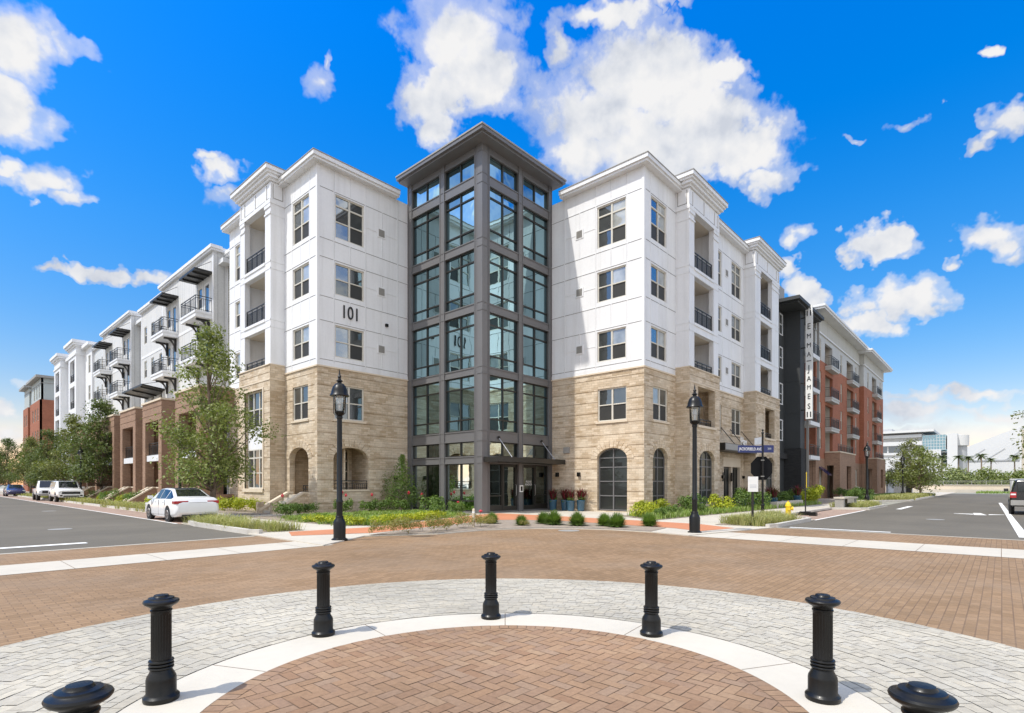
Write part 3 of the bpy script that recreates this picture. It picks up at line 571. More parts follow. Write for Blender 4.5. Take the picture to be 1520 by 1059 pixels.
# arched glazing on the right wing
def arch_window(fr,a,b,z0,ztop,rise,zs,cols=2,dep=.22):
    c=(a+b)/2;hw=(b-a)/2; zz=lambda x:ztop-rise+rise*math.sqrt(max(0,1-((x-c)/hw)**2))
    f=MB(); d0,d1=-dep-.05,-dep+.05
    for x in [a+.035]+[a+(b-a)*k/cols for k in range(1,cols)]+[b-.035]: f.box(x-.035,x+.035,d0,d1,z0,zz(min(max(x,a+.07),b-.07)),fr)
    for z in zs:
        hx=hw if z<ztop-rise else hw*math.sqrt(max(0,1-((z-ztop+rise)/rise)**2)); f.box(c-hx+.01,c+hx-.01,d0,d1-.005,z-.03,z+.03,fr)
    N=16
    for k in range(N):
        x0=c-hw*math.cos(math.pi*k/N);x1=c-hw*math.cos(math.pi*(k+1)/N); f.trap(x0,x1,zz(x0)-.07,zz(x1)-.07,zz(x0)+.01,zz(x1)+.01,d0,d1-.01,fr)
    o=f.build('arched_window','tower_metal',APT)
    g=MB()
    for k in range(N):
        x0=c-hw*math.cos(math.pi*k/N);x1=c-hw*math.cos(math.pi*(k+1)/N); g.trap(x0,x1,z0,z0,zz(x0),zz(x1),-dep-.02,-dep,fr)
    g.build('pane','door_glass',o); return o
arch_window(fRi,14.93,16.83,.08,3.56,.58,(.14,.92,1.72,2.5,3.02)); arch_window(fRs,26.65,28.36,.08,3.56,.58,(.14,.92,1.72,2.5,3.02))
# left arch openings: a small stone porch behind them
pr=MB(); fp=MB()
pr.box(14.6,17.6,-2.0,-1.9,0,4.2,fLi); pr.box(17.2,17.5,-1.9,-.3,0,4.2,fLi); pr.box(LX+1.7,LX+1.8,LY+.3,LY+4,0,4.2)
pr.box(LX+.3,LX+4,LY+.3,LY+3.6,3.7,3.8); pr.box(LX+.3,LX+4,LY+.3,LY+3.6,.8,1.0)
pr.build('porch_wall','stone',APT)
f=MB(); 
for x in (15.6,16.25,16.9): f.box(x-.05,x+.05,-1.85,-1.78,1.0,3.5,fLi)
for z in (1.05,1.7,2.3,2.9,3.45): f.box(15.6,16.9,-1.84,-1.79,z-.025,z+.025,fLi)
f.box(15.9,15.94,-1.84,-1.79,1,3.4,fLi).box(16.58,16.62,-1.84,-1.79,1,3.4,fLi)
f=f.build('porch_door','cast_stone',APT); MB().box(15.6,16.9,-1.88,-1.85,1.0,3.5,fLi).build('pane','door_glass',f)
rail(APT,fLi,14.98,17.08,-.15,1.27,.5,.13); rail(APT,fLs,27.4,28.9,-.5,1.0,.5,.13)
# steps with sloping cheek walls below the left arch
for s in (27.5,29.2):
    m=MB(); m.prof([(0,0),(0,1.05),(.25,1.05),(1.75,.2),(1.75,0)],s-.12,s+.12,fLs); c=m.build('stair_cheek','stone',APT)
    k=MB(); k.prof([(.0,1.05),(.0,1.15),(.28,1.15),(1.85,.27),(1.85,.14),(1.72,.2),(.25,1.06)],s-.17,s+.17,fLs); k.build('stair_coping','cast_stone',c)
    MB().box(s-.15,s+.15,1.6,1.9,0,.62,fLs).build('stair_pier','stone',c)
sp=MB()
for k in range(6): sp.box(27.62,29.08,0,.28*(6-k),.165*k,.165*(k+1),fLs)
sp.build('stair','concrete',APT)
# projecting balcony bays
def bay(fr,s0,s1,so0,so1,left):
    p=.8; w=MB()
    ops=[(so0,so1,14.05,17.2),(so0,so1,10.87,13.55),(so0,so1,8.2,10.35)]
    w.wall(fr,s0,s1,8.15,18.4,ops,d0=p-.3,d1=p)
    for a,b in ((s0,s0+.28),(s1-.28,s1)): w.box(a,b,-1.6,p-.3,8.15,18.4,fr)
    w.build('bay_wall','white',APT)
    tb=MB()
    for z in (10.35,10.75,13.6,14.0,17.28,16.62): tb.box(s0-.018,s1+.018,p-.0,p+.018,z-.03,z+.03,fr) if z not in (16.62,) else None
    for a in (s0,s1):
        sg=-1 if a==s0 else 1
        for z in (10.35,10.75,13.6,14.0,16.62,17.28): tb.box(a if sg>0 else a-.018,a+.018 if sg>0 else a,0,p+.018,z-.03,z+.03,fr)
    # pilaster caps and frieze panels
    for a,b in ((s0-.04,so0+.04),(so1-.04,s1+.04)): tb.box(a,b,p,p+.045,16.62,16.72,fr); tb.box(a,b,p,p+.045,17.0,17.2,fr)
    tb.box(s0-.06,s1+.06,p+.001,p+.06,17.2,17.42,fr); tb.box(s0-.06,s0-.001,-.02,p,17.2,17.42,fr); tb.box(s1+.001,s1+.06,-.02,p,17.2,17.42,fr)
    n=[s0,s0+.55,(s0+s1)/2,s1-.55,s1]
    for a in n: tb.box(a-.07,a+.07,p,p+.03,17.45,18.3,fr)
    tb.build('bay_trim','white',APT)
    pn=MB()
    for a,b in zip(n,n[1:]):
        for q in ((a+.07,a+.1),(b-.1,b-.07)): pn.box(q[0],q[1],p,p+.012,17.48,18.3,fr)
        pn.box(a+.1,b-.1,p,p+.012,17.48,17.52,fr); 
    for a,sg in ((s0,-1),):
        pn.box(a-.012,a,.1,.13,17.5,18.3,fr); pn.box(a-.012,a,p-.16,p-.13,17.5,18.3,fr); pn.box(a-.012,a,.13,p-.16,17.5,17.54,fr)
    pn.build('frieze_panel','vent_grey',APT)
    cm=cornice(APT,fr,s0-.42,s1+.42,18.42,.42+p,step=1); cm.v=[v for v in cm.v]
    cm=MB(); 
    for o,za,zb in ((.10,18.42,18.56),(.24,18.56,18.72),(.34,18.72,18.84),(.44,18.84,19.06)): cm.box(s0-o,s1+o,-.6,p+o,za,zb,fr)
    c=cm.build('bay_cornice','white',APT); MB().box(s0-.47,s1+.47,-.6,p+.47,19.06,19.1,fr).build('roof_edge','vent_grey',c)
    # inside: back wall, ceilings, floors
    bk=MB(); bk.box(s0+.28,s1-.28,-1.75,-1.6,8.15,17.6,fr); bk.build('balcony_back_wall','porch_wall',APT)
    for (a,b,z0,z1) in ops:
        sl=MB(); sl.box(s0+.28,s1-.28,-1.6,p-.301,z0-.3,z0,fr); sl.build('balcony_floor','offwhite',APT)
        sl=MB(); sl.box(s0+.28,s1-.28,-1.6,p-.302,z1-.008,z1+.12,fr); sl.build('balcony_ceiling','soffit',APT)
        dr=MB(); dr.box(s0+.6,s0+.68,-1.6,-1.55,z0,z0+2.3,fr).box(s0+2.4,s0+2.48,-1.6,-1.55,z0,z0+2.3,fr).box(s0+.68,s0+2.4,-1.6,-1.55,z0+2.2,z0+2.3,fr).box(s0+1.5,s0+1.58,-1.6,-1.55,z0,z0+2.2,fr)
        d=dr.build('balcony_door','white',APT); MB().box(s0+.68,s0+2.4,-1.6,-1.57,z0,z0+2.2,fr).build('pane','win_dim',d)
        rail(APT,fr,so0,so1,p-.12,z0 if z0>8.5 else 7.75,1.0,.075)
        e=MB(); e.box(so0-.02,so1+.02,p-.3,p+.05,z0-.16,z0,fr); e.build('balcony_edge','white',APT)
bay(fLs,30.1,34.2,30.8,33.6,True); bay(fRs,29.42,33.66,30.12,32.92,False); bay(fRs,40.5,46.0,41.65,44.3,False)
def stonebay(fr,s0,s1,ops):
    m=MB(); m.wall(fr,s0,s1,-.05,8.2,ops,d0=.45,d1=.86,courses=COURB)
    for a,b in ((s0,s0+.3),(s1-.3,s1)): m.box(a,b,-1.4,.45,-.05,8.2,fr)
    m.build('stone_bay','stone',APT)
    l=MB(); l.box(s0-.04,s1+.04,-.1,.91,8.2,8.26,fr); l.box(s0-.03,s1+.03,-.05,.89,7.36,7.44,fr); l.build('stone_ledge','cast_stone',APT)
stonebay(fLs,30.04,34.28,[(30.95,33.4,1.3,6.95)])
tw=MB(); tw.box(30.8,30.95,.8,.9,1.2,7.05,fLs).box(33.4,33.55,.8,.9,1.2,7.05,fLs).box(30.95,33.4,.8,.9,6.95,7.05,fLs).box(30.8,33.55,.8,.95,1.1,1.3,fLs); tw.build('window_surround','cast_stone',APT)
f2=FX(LX-.75)
window(APT,f2,30.95,33.4,4.85,6.95,'win_dim','screen',cols=3); window(APT,f2,30.95,33.4,1.3,3.6,'win_dim','win_dim',cols=3,transom=.5); MB().box(30.95,33.4,.55,.68,3.6,4.85,fLs).build('spandrel_panel','white',APT)
for (s0,s1,o0,o1) in ((29.36,33.74,30.5,33.0),(40.44,46.06,42.5,44.75)):
    stonebay(fRs,s0,s1,[(o0,o1,5.0,7.25),(o0+.15,o1-.1,.4,3.56,.6)])
    b=MB(); b.box(s0+.3,s1-.3,-1.4,-1.3,3.9,8,fRs).box(s0+.3,s1-.3,-1.3,.449,4.6,4.95,fRs).box(s0+.3,s1-.3,-1.3,.449,7.3,7.5,fRs); b.build('balcony_back_wall','stone',APT)
    f3=FY(RY-.86)
    rail(APT,fRs,o0,o1,.6,5.0,.45,.1); MB().box(o0-.1,o1+.1,.5,.95,4.86,5.0,fRs).build('balcony_edge','cast_stone',APT)
    arch_trim(f3,o0+.15,o1-.1,2.96,.6).build('arch_surround','stone',APT); arch_window(f3,o0+.15,o1-.1,.4,3.56,.6,(.45,1.2,2.0,2.6,3.05),cols=3)
# door bay with its canopy on the right street
d=MB()
for x in (36.6,38.2,39.85): d.box(x,x+.18,-.3,-.05,.05,3.4,fRs)
d.box(36.6,40.03,-.3,-.04,2.75,3.4,fRs); d.build('door_surround','cast_stone',APT)
for a,b in ((36.85,38.1),(38.5,39.75)):
    m=MB(); m.box(a,a+.1,-.28,-.2,.05,2.75,fRs).box(b-.1,b,-.28,-.2,.05,2.75,fRs).box(a+.1,b-.1,-.28,-.2,2.6,2.75,fRs).box((a+b)/2-.05,(a+b)/2+.05,-.28,-.2,.05,2.6,fRs).box(a+.1,b-.1,-.28,-.2,.05,.3,fRs)
    dd=m.build('door','bronze',APT); MB().box(a+.1,b-.1,-.26,-.24,.3,2.6,fRs).build('pane','door_glass',dd); MB().box(a-.02,a+.03,-.1,-.04,.9,1.7,fRs).build('handle','bronze',dd)
for x in (36.35,40.25,34.3): MB().box(x-.1,x+.1,0 if x!=34.3 else 0,.14,1.95,2.15,fRs).build('wall_light','black_paint',APT)
for z in (2.2,): 
    for x in (36.5,38.05): MB().box(x-.06,x+.06,-.04,.05,1.75,2.35,fRs).build('wall_lantern','black_paint',APT)
cn=MB().box(34.4,40.42,.0,.95,3.72,4.2,fRs).build('street_canopy','bronze',APT); 
MB().box(34.45,40.38,.95,.965,3.78,4.16,fRs).build('canopy_face','vent_grey',cn)
for x in (36.2,37.8,40.0): MB().tube([(x,RY,5.35),(x,RY-.9,4.2)],.025,6).build('canopy_rod','bronze',cn)
text('canopy_lettering','Hav',.75,'sign_white',cn,(38.0,RY-.85,4.45),ROT_Y,.02)
for fr,s,z in ((fRi,19.6,2.12),(fRi,18.05,2.12),(fLi,18.9,1.95)): MB().box(s-.09,s+.09,0,.13,z-.12,z+.12,fr).build('wall_light','black_paint',APT)
wl=MB(); wl.box(18.7,19.12,0,.1,3.38,3.72,fRi); wl.build('intercom_box','vent_grey',APT)
# cornices of the white wings
def Lcorn(pts_list):
    m=MB()
    for fr,s0,s1 in pts_list:
        for o,za,zb in ((.37,18.30,18.42),(.45,18.42,18.62)): m.box(s0,s1,-.6,o,za,zb,fr)
    return m
def cbox(cm,x0,x1,y0,y1):
    for o,za,zb in ((-.08,18.30,18.43),(0,18.43,18.64)): cm.box(x0-o,x1,y0-o,y1,za,zb)
cm=MB(); cbox(cm,LX-.45,TX-.9,LY-.45,LY+3); cbox(cm,LX-.45,LX+2,LY+3,38.4); c=cm.build('cornice','white',APT)
MB().box(LX-.48,TX-.9,LY-.48,LY+3,18.64,18.68).box(LX-.48,LX+2,LY+3,38.4,18.64,18.68).build('roof_edge','vent_grey',c)
cm=MB(); cbox(cm,RX-.45,RX+4,RY-.45,TY-.9); cbox(cm,RX+4,47.0,RY-.45,RY+3); c=cm.build('cornice','white',APT)
MB().box(RX-.48,RX+4,RY-.48,TY-.9,18.64,18.68).box(RX+4,47,RY-.48,RY+3,18.64,18.68).build('roof_edge','vent_grey',c)
rf=MB(); rf.box(LX+.3,LX+14,LY+.3,38,18.0,18.3).box(RX+.3,46.6,RY+.3,RY+14,18.0,18.3).box(TX+.5,RX+14,TY+.5,LY+12,18.0,18.29); rf.build('roof','roof_membrane',APT)
# solid back so that nothing is seen through the block
bk=MB(); bk.box(LX+14,LX+14.3,LY,38.1,0,18).box(RX+.3,46.6,RY+14,RY+14.3,0,18).box(46.3,46.6,RY+.3,RY+14,0,18).box(LX+.3,LX+14,37.8,38.1,0,18); bk.build('rear_wall','offwhite',APT)
# --- glass entrance tower
TZ=[(.12,2.67),(3.06,3.84),(4.42,7.37),(7.77,10.68),(11.14,14.04),(14.51,17.35),(17.89,18.99)]
TM={2:(5.04,6.73),3:(8.4,10.05),4:(11.72,13.4),5:(15.12,16.83)}
BAYS=[(fTl,20.64,23.05),(fTl,23.47,26.0),(fTr,20.36,22.68),(fTr,23.05,25.4)]
tf=MB(); tt=MB()
def piers(fr,base,ps,end):
    for a,b in ps: tf.box(a,b,-.35,.03,0,19.35,fr)
    for i in range(len(TZ)):
        z0=TZ[i][1]; z1=TZ[i+1][0] if i+1<len(TZ) else 19.35
        for (a,b) in zip(ps,ps[1:]): tf.box(a[1],b[0],-.32,0,z0,z1,fr)
        for (a,b) in zip(ps,ps[1:]):
            tt.box(a[1],b[0],0,.035,z0,z0+.06,fr); tt.box(a[1],b[0],0,.035,z1-.06,z1,fr) if i+1<len(TZ) else None
        for a,b in ps[1:]: tt.box(a,b,.03,.05,z0,z0+.05,fr); tt.box(a,b,.03,.05,z1-.05,z1,fr)
    for (a,b) in zip(ps,ps[1:]): tf.box(a[1],b[0],-.32,0,0,.12,fr)
    for a,b in ps:
        for e in (a,b-.05): tt.box(e,e+.05,.03,.06,0,19.35,fr)
piers(fTl,TX,[(TY+.35,20.64),(23.05,23.47),(26.0,26.4)],26.4); piers(fTr,TY,[(TX+.35,20.36),(22.68,23.05),(25.4,25.69)],25.69)
tf.box(TX-.045,TX+.35,TY-.045,TY+.35,0,19.35)
tt.box(TX-.07,TX+.35,TY-.07,TY-.045,0,19.35) if False else None
for i in range(len(TZ)):
    z0=TZ[i][1]; z1=TZ[i+1][0] if i+1<len(TZ) else 19.35
    for z in (z0,z1-.05): tt.box(TX-.065,TX+.35,TY-.065,TY+.35,z,z+.05)
tf.build('tower_frame','tower_metal',APT); tt.build('tower_trim','tower_metal',APT)
for bi,(fr,a,b) in enumerate(BAYS):
    for i,(z0,z1) in enumerate(TZ):
        if i==0 and bi>=2: continue
        m=MB(); d0,d1=-.2,-.07; e=.05
        m.box(a,a+e,d0,d1,z0,z1,fr).box(b-e,b,d0,d1,z0,z1,fr).box(a+e,b-e,d0,d1,z0,z0+e,fr).box(a+e,b-e,d0,d1,z1-e,z1,fr)
        c=(a+b)/2; m.box(c-.035,c+.035,d0,d1-.003,z0+e,z1-e,fr)
        for z in TM.get(i,()): m.box(a+e,b-e,d0,d1-.006,z-.035,z+.035,fr)
        if i==0: m.box(a+e,b-e,d0,d1-.006,.62,.70,fr)
        o=m.build('glazing_bay','bronze',APT)
        g=MB()
        zs=[z0+e]+list(TM.get(i,()))+[z1-e]; wob=lambda:rnd.uniform(-.003,.003)
        for x0,x1 in ((a+e,c),(c,b-e)):
            for za,zb in zip(zs,zs[1:]):
                q=[wob() for _ in range(3)]; D=lambda x,z:-.14+q[0]+q[1]*(x-x0)+q[2]*(z-za)
                g.add([fr(x0,D(x0,za),za),fr(x1,D(x1,za),za),fr(x1,D(x1,zb),zb),fr(x0,D(x0,zb),zb)],[(0,1,2,3)])
        g.build('pane','tower_glass' if i>=2 else 'lobby_glass',o)
# doors in the right face of the tower
def tdoor(a,b,door,side):
    fr=fTr; z1=2.67
    m=MB(); m.box(side[0],side[0]+.05,-.2,-.07,.12,z1,fr).box(side[1]-.05,side[1],-.2,-.07,.12,z1,fr).box(side[0]+.05,side[1]-.05,-.2,-.07,z1-.06,z1,fr).box(side[0]+.05,side[1]-.05,-.2,-.07,.12,.42,fr).box(side[0]+.05,side[1]-.05,-.2,-.08,.9,.96,fr)
    o=m.build('sidelight','bronze',APT); MB().box(side[0]+.05,side[1]-.05,-.15,-.14,.42,z1-.06,fr).build('pane','lobby_glass',o)
    m=MB(); x0,x1=door; m.box(x0,x0+.14,-.2,-.05,.05,z1,fr).box(x1-.14,x1,-.2,-.05,.05,z1,fr).box(x0+.14,x1-.14,-.2,-.05,z1-.16,z1,fr).box(x0+.14,x1-.14,-.2,-.05,.05,.36,fr)
    o=m.build('door','bronze',APT); MB().box(x0+.14,x1-.14,-.15,-.14,.36,z1-.16,fr).build('pane','lobby_glass',o)
    MB().tube([(x1-.2,TY-.0,.9),(x1-.2,TY-.06,.95),(x1-.2,TY-.06,1.5),(x1-.2,TY,1.55)],.018,6).build('handle','rim',o)
tdoor(0,0,(21.45,22.66),(20.36,21.45)); tdoor(0,0,(23.07,24.3),(24.3,25.4))
MB().box(22.72,23.0,.03,.1,1.12,1.5,fTr).build('card_reader','sign_white',APT)
MB().box(22.78,22.94,.1,.11,1.18,1.44,fTr).build('reader_screen','black_paint',APT)
text('door_notice','PLEASE\nKNOCK',.16,'white_text',APT,(23.7,TY+.1,1.62),ROT_Y,.002)
# entrance canopy with its rods
ec=MB().box(TX+.05,25.55,.07,1.15,2.72,2.98,fTr).build('entrance_canopy','bronze',APT)
for x in (21.05,24.7):
    MB().tube([(x,TY-.02,4.1),(x,TY-1.05,2.95)],.022,8).build('canopy_rod','rim',ec); MB().tube([(x,TY-.03,4.1),(x,TY-.1,4.06)],.07,10).build('rod_boss','bronze',ec)
# tower roof
tr_=MB(); tr_.box(TX-.66,25.95,TY-.66,26.45,19.35,19.46).box(TX-.80,26.05,TY-.80,26.5,19.46,19.64); c=tr_.build('tower_roof','tower_metal',APT)
MB().box(TX-.84,26.1,TY-.84,26.52,19.64,19.72).build('roof_edge','vent_grey',c)
# inside the tower: slabs, core wall, lobby furniture
it=MB()
for z in (3.95,7.45,10.78,14.14,17.45): it.box(TX+.36,25.6,TY+.36,26.3,z,z+.3)
it.build('floor_slab','interior_light',APT)
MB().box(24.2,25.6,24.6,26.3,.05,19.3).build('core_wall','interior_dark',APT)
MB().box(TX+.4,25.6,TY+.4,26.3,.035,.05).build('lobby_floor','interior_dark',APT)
for i,(x,y) in enumerate(((21.2,23.6),(21.2,21.9))):
    q=MB(); q.box(x,x+.8,y,y+1.1,.25,.48).box(x,x+.8,y+.95,y+1.1,.48,.95).box(x,x+.15,y,y+.95,.48,.7).box(x+.65,x+.8,y,y+.95,.48,.7); q.build('lobby_armchair','interior_light',APT,bevel=.03)
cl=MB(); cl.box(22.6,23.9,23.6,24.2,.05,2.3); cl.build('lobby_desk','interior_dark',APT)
for (x,y) in ((20.9,25.2),(23.2,21.2),(21.9,22.9)): MB().box(x,x+.25,y,y+.25,.05,3.9).build('lobby_column','interior_light',APT)
# ------------------------------------------------------------------ town-house row on the left street
ROW=thing('townhouse_row','long row of white sided homes with brick porches, hanging balconies and black awnings','town houses',(14.0,38.2,0))
fR=FX(14.0)
def balcony(parent,fr,s0,s1,p,zf,brk=True,wallmat='white'):
    m=MB(); m.box(s0,s1,.002,p,zf-.42,zf-.04,fr).box(s0-.05,s1+.05,.002,p+.05,zf-.16,zf,fr); b=m.build('balcony',wallmat,parent)
    rail(b,fr,s0+.02,s1-.02,p-.03,zf,1.05,.12,ret=p-.04)
    if brk:
        for s in (s0+.5,s1-.5):
            k=MB(); k.box(s-.09,s+.09,.002,.14,zf-1.45,zf-.42,fr).box(s-.09,s+.09,.14,p-.2,zf-.56,zf-.42,fr)
            pts=[(.14+ (p-.5)*(1-math.cos(t)),zf-1.35+.8*math.sin(t)) for t in [math.pi/2*q/6 for q in range(7)]]
            for (d0,z0),(d1,z1) in zip(pts,pts[1:]): k.prof([(d0,z0),(d1,z1),(d1,z1+.16),(d0,z0+.16)],s-.08,s+.08,fr)
            k.build('bracket','bronze',b)
    return b
def awning(parent,fr,s0,s1,d1,z,drop=0):
    m=MB(); m.prof([(0.002,z),(d1,z-drop),(d1,z+.14-drop),(.002,z+.14)],s0,s1,fr)
    a=m.build('awning','bronze',parent); k=MB()
    for s in (s0+.6,(s0+s1)/2,s1-.6): k.prof([(.05,z-.1),(d1-.05,z-drop-.1),(d1-.05,z-drop-.002),(.05,z-.002)],s-.05,s+.05,fr)
    k.build('awning_frame','dark_rail',a)
    for s in (s0+.2,s1-.2): MB().tube([fr(s,.02,z+.9),fr(s,d1-.1,z-drop+.14)],.02,5).build('awning_rod','dark_rail',a)
    return a
FZ=[4.3,7.35,10.45,13.6]
def rowmodule(y0,y1,X,mat,z1,stacks=(),wins=(),zb=7.4):
    fr=FX(X); w=MB(); ops=[]
    for (a,b) in wins: ops+=[(a,b,z+.9,z+2.45) for z in FZ[1:]]
    for s in stacks: ops+=[(s+.5,s+1.5,z,z+2.35) for z in FZ[2:]]+[(s+2.0,s+2.9,z+.8,z+2.35) for z in FZ[2:]]
    w.wall(fr,y0,y1,zb,z1,ops,d0=-.3); w.box(y0,y0+.3,-6,-.301,zb,z1,fr)
    w.build('siding_wall',mat,ROW)
    c=MB(); c.box(y0-.2,y1+.2,-.5,.2,z1,z1+.14,fr).box(y0-.28,y1+.28,-.5,.28,z1+.14,z1+.36,fr).box(y0-.2,y0,-6,-.5,z1,z1+.3,fr); c.build('eaves','white',ROW)
    t=MB(); t.box(y0-.015,y0+.2,0,.02,zb,z1,fr).box(y1-.2,y1,0,.02,zb,z1,fr).box(y0+.2,y1-.2,0,.025,13.2,13.42,fr) if mat=='batten' else t.box(y1-.15,y1,0,.02,zb,z1,fr); t.build('corner_trim','white',ROW)
    for (a,b) in wins:
        for z in FZ[1:]: window(ROW,fr,a,b,z+.9,z+2.45,rr.choice(['win_glass','win_dim','win_blind']),'screen',cols=1 if b-a<1.1 else 2,dep=.06)
    for s in stacks:
        for z in FZ[2:]:
            m=MB(); m.box(s+.5,s+.6,-.1,.0,z,z+2.35,fr).box(s+1.4,s+1.5,-.1,.0,z,z+2.35,fr).box(s+.6,s+1.4,-.1,0,z+2.25,z+2.35,fr); d=m.build('balcony_door','white',ROW); MB().box(s+.6,s+1.4,-.08,-.05,z,z+2.25,fr).build('pane','win_dim',d)
            window(ROW,fr,s+2.0,s+2.9,z+.8,z+2.35,'win_dim','screen',cols=1,dep=.06); balcony(ROW,fr,s,s+3.1,1.06,z)
        awning(ROW,fr,s-.1,s+3.2,1.15,16.35)
rowmodule(38.15,40.9,14.9,'grey_siding',17.6,wins=((38.9,39.9),),zb=0)
rowmodule(40.9,52.6,14.0,'batten',17.9,stacks=(41.2,48.5))
rowmodule(52.6,60.0,14.25,'batten',17.5,wins=((53.6,54.4),(56.0,56.8),(58.2,59.0)))
rowmodule(60.0,62.4,14.9,'lap_siding',17.2,wins=((60.6,62.0),))
rowmodule(62.4,74.2,14.0,'batten',17.9,stacks=(62.7,70.0))
rowmodule(74.2,79.8,14.25,'lap_siding',17.3,wins=((75.2,76.2),(77.6,78.6)))
awning(ROW,FX(14.25),51.9,58.2,1.9,9.35,-.25)
# brick porch fronts
bb=MB(); bb.wall(FX(14.35),40.9,79.8,0,7.4,[(s+1.6,s+2.7,.9,3.4) for s in (43.2,50.2,57.2,64.2,71.2)]+[(s+1.6,s+2.7,4.6,6.6) for s in (43.2,50.2,57.2,64.2,71.2)]); bb.build('brick_wall','brown_brick',ROW)
for i,s in enumerate((37.3,45.3,52.25,59.3,66.3,73.3)):
    fr=FX(12.0); e=4.9; h=7.72
    m=MB(); m.wall(fr,s,s+e,0,h,[(s+.75,s+e-.75,.0 ,6.3)],d0=-.6); m.wall(FY(s),12.6,14.3,0,h,[(12.9,14.2,3.9,6.6),(12.9,14.2,.9,3.1)],d0=-.35,d1=0); m.box(12.6,14.3,s+e-.35,s+e,0,h)
    m.box(12.6,14.3,s+.35,s+e-.35,h-.3,h-.02)
    for z in (6.75,7.3): m.box(s-.02,s+e+.02,0,.025,z,z+.08,fr)
    p=m.build('brick_porch','brown_brick',ROW)
    c=MB(); c.box(s-.08,s+e+.08,-2.3,.08,h,h+.14,fr); c.build('porch_coping','cast_stone',p)
    b=MB(); b.box(s+.76,s+e-.76,-.55,-.1,3.3,3.75,fr); b.build('balcony_edge','offwhite',p); rail(p,fr,s+.76,s+e-.76,-.25,3.75,.95,.13)
    w=MB(); w.box(s+.76,s+1.9,-.5,-.2,0,1.25,fr); w.build('porch_wall','brown_brick',p); MB().box(s+.76,s+1.95,-.55,-.15,1.25,1.33,fr).build('porch_coping','cast_stone',p)
    for q in (s+2.1,s+3.3):
        k=MB(); k.prof([(-.3,0),(-.3,1.25),(0,1.25),(1.5,.3),(1.5,0)],q-.1,q+.1,fr); k.build('stair_cheek','brown_brick',p)
        k=MB(); k.prof([(-.3,1.25),(-.3,1.34),(.03,1.34),(1.6,.36),(1.6,.24),(0,1.25)],q-.14,q+.14,fr); k.build('stair_coping','cast_stone',p)
    k=MB()
    for j in range(6): k.box(q-1.1,q-.1,-.3,.25*(6-j),.2*j,.2*(j+1),fr)
    k.build('stair','concrete',p)
    g0=s+e; gw=MB(); gw.box(g0,g0+2.05,-1.2,-.9,3.5,4.5,fr).box(g0,g0+2.05,-1.2,-.9,0,1.1,fr); gw.build('porch_parapet','brown_brick',ROW); MB().box(g0,g0+2.05,-1.24,-.86,4.5,4.58,fr).build('porch_coping','cast_stone',ROW)
    window(ROW,FX(14.35),s+3.2,s+4.3,4.6,6.6,'win_dim','screen',cols=1) if False else None
for s in (43.2,50.2,57.2,64.2,71.2):
    window(ROW,FX(14.35),s+1.6,s+2.7,.9,3.4,'win_dim','win_dim',cols=1); window(ROW,FX(14.35),s+1.6,s+2.7,4.6,6.6,'win_dim','screen',cols=1)
bk=MB().box(20,20.3,38.2,79.8,0,17).box(14.4,20,79.5,79.8,0,17).box(14.3,20,40,79.5,17.0,17.3); bk.build('rear_wall','offwhite',ROW)
# ------------------------------------------------------------------ far white balcony block
WBK=thing('apartment_building','far white five storey block with tall balcony bays beyond the porch row','apartment building',(14.0,79.9,0))
fw=FX(14.0); w=MB(); 
FLW=[(1.3,3.1),(4.8,6.6),(8.3,10.0),(11.7,13.4),(14.9,17.0)]
wins=[(80.6,81.8),(88.6,89.8),(91.4,92.2)]
w.wall(fw,79.9,101,0,18.0,[(a,b,z0,z1) for a,b in wins for z0,z1 in FLW]+[(84.6,87.6,4.3,17.2),(95.1,98.1,4.3,17.2)]); w.build('white_wall','white',WBK)
for a,b in wins:
    for z0,z1 in FLW: window(WBK,fw,a,b,z0,z1,rr.choice(['win_glass','win_blind','win_dim']),'screen',cols=1 if b-a<1 else 2)
for s in (83.6,94.2):
    e=4.8; p=.9; m=MB(); ops=[(s+.9,s+e-.9,z,z+2.7) for z in (4.3,7.6,10.9,14.2)]
    m.wall(fw,s,s+e,0,18.4,ops,d0=p-.3,d1=p); m.box(s,s+.3,-1.5,p-.3,0,18.4,fw).box(s+e-.3,s+e,-1.5,p-.3,0,18.4,fw).box(s+.3,s+e-.3,-1.6,-1.5,0,18.4,fw); b=m.build('bay_wall','white',WBK)
    c=MB()
    for o,za,zb in ((.1,17.3,17.5),(.12,18.3,18.5),(.3,18.5,18.75),(.45,18.75,19.1)): c.box(s-o,s+e+o,-.6,p+o,za,zb,fw)
    c.build('bay_cornice','white',b)
    for z in (4.3,7.6,10.9,14.2): MB().box(s+.3,s+e-.3,-1.5,p-.31,z-.3,z,fw).build('balcony_floor','offwhite',b); rail(b,fw,s+.9,s+e-.9,p-.12,z,1,.15)
MB().box(79.5,101.4,-.5,.45,18.0,18.35,fw).build('cornice','white',WBK); MB().box(79.9,101,-14,-.31,17.6,17.95,fw).box(100.7,101,-14,-.31,0,17.6,fw).box(79.9,80.2,-6,-.31,0,17.6,fw).box(79.9,101,-14.3,-14,0,17.9,fw).build('roof','roof_membrane',WBK)
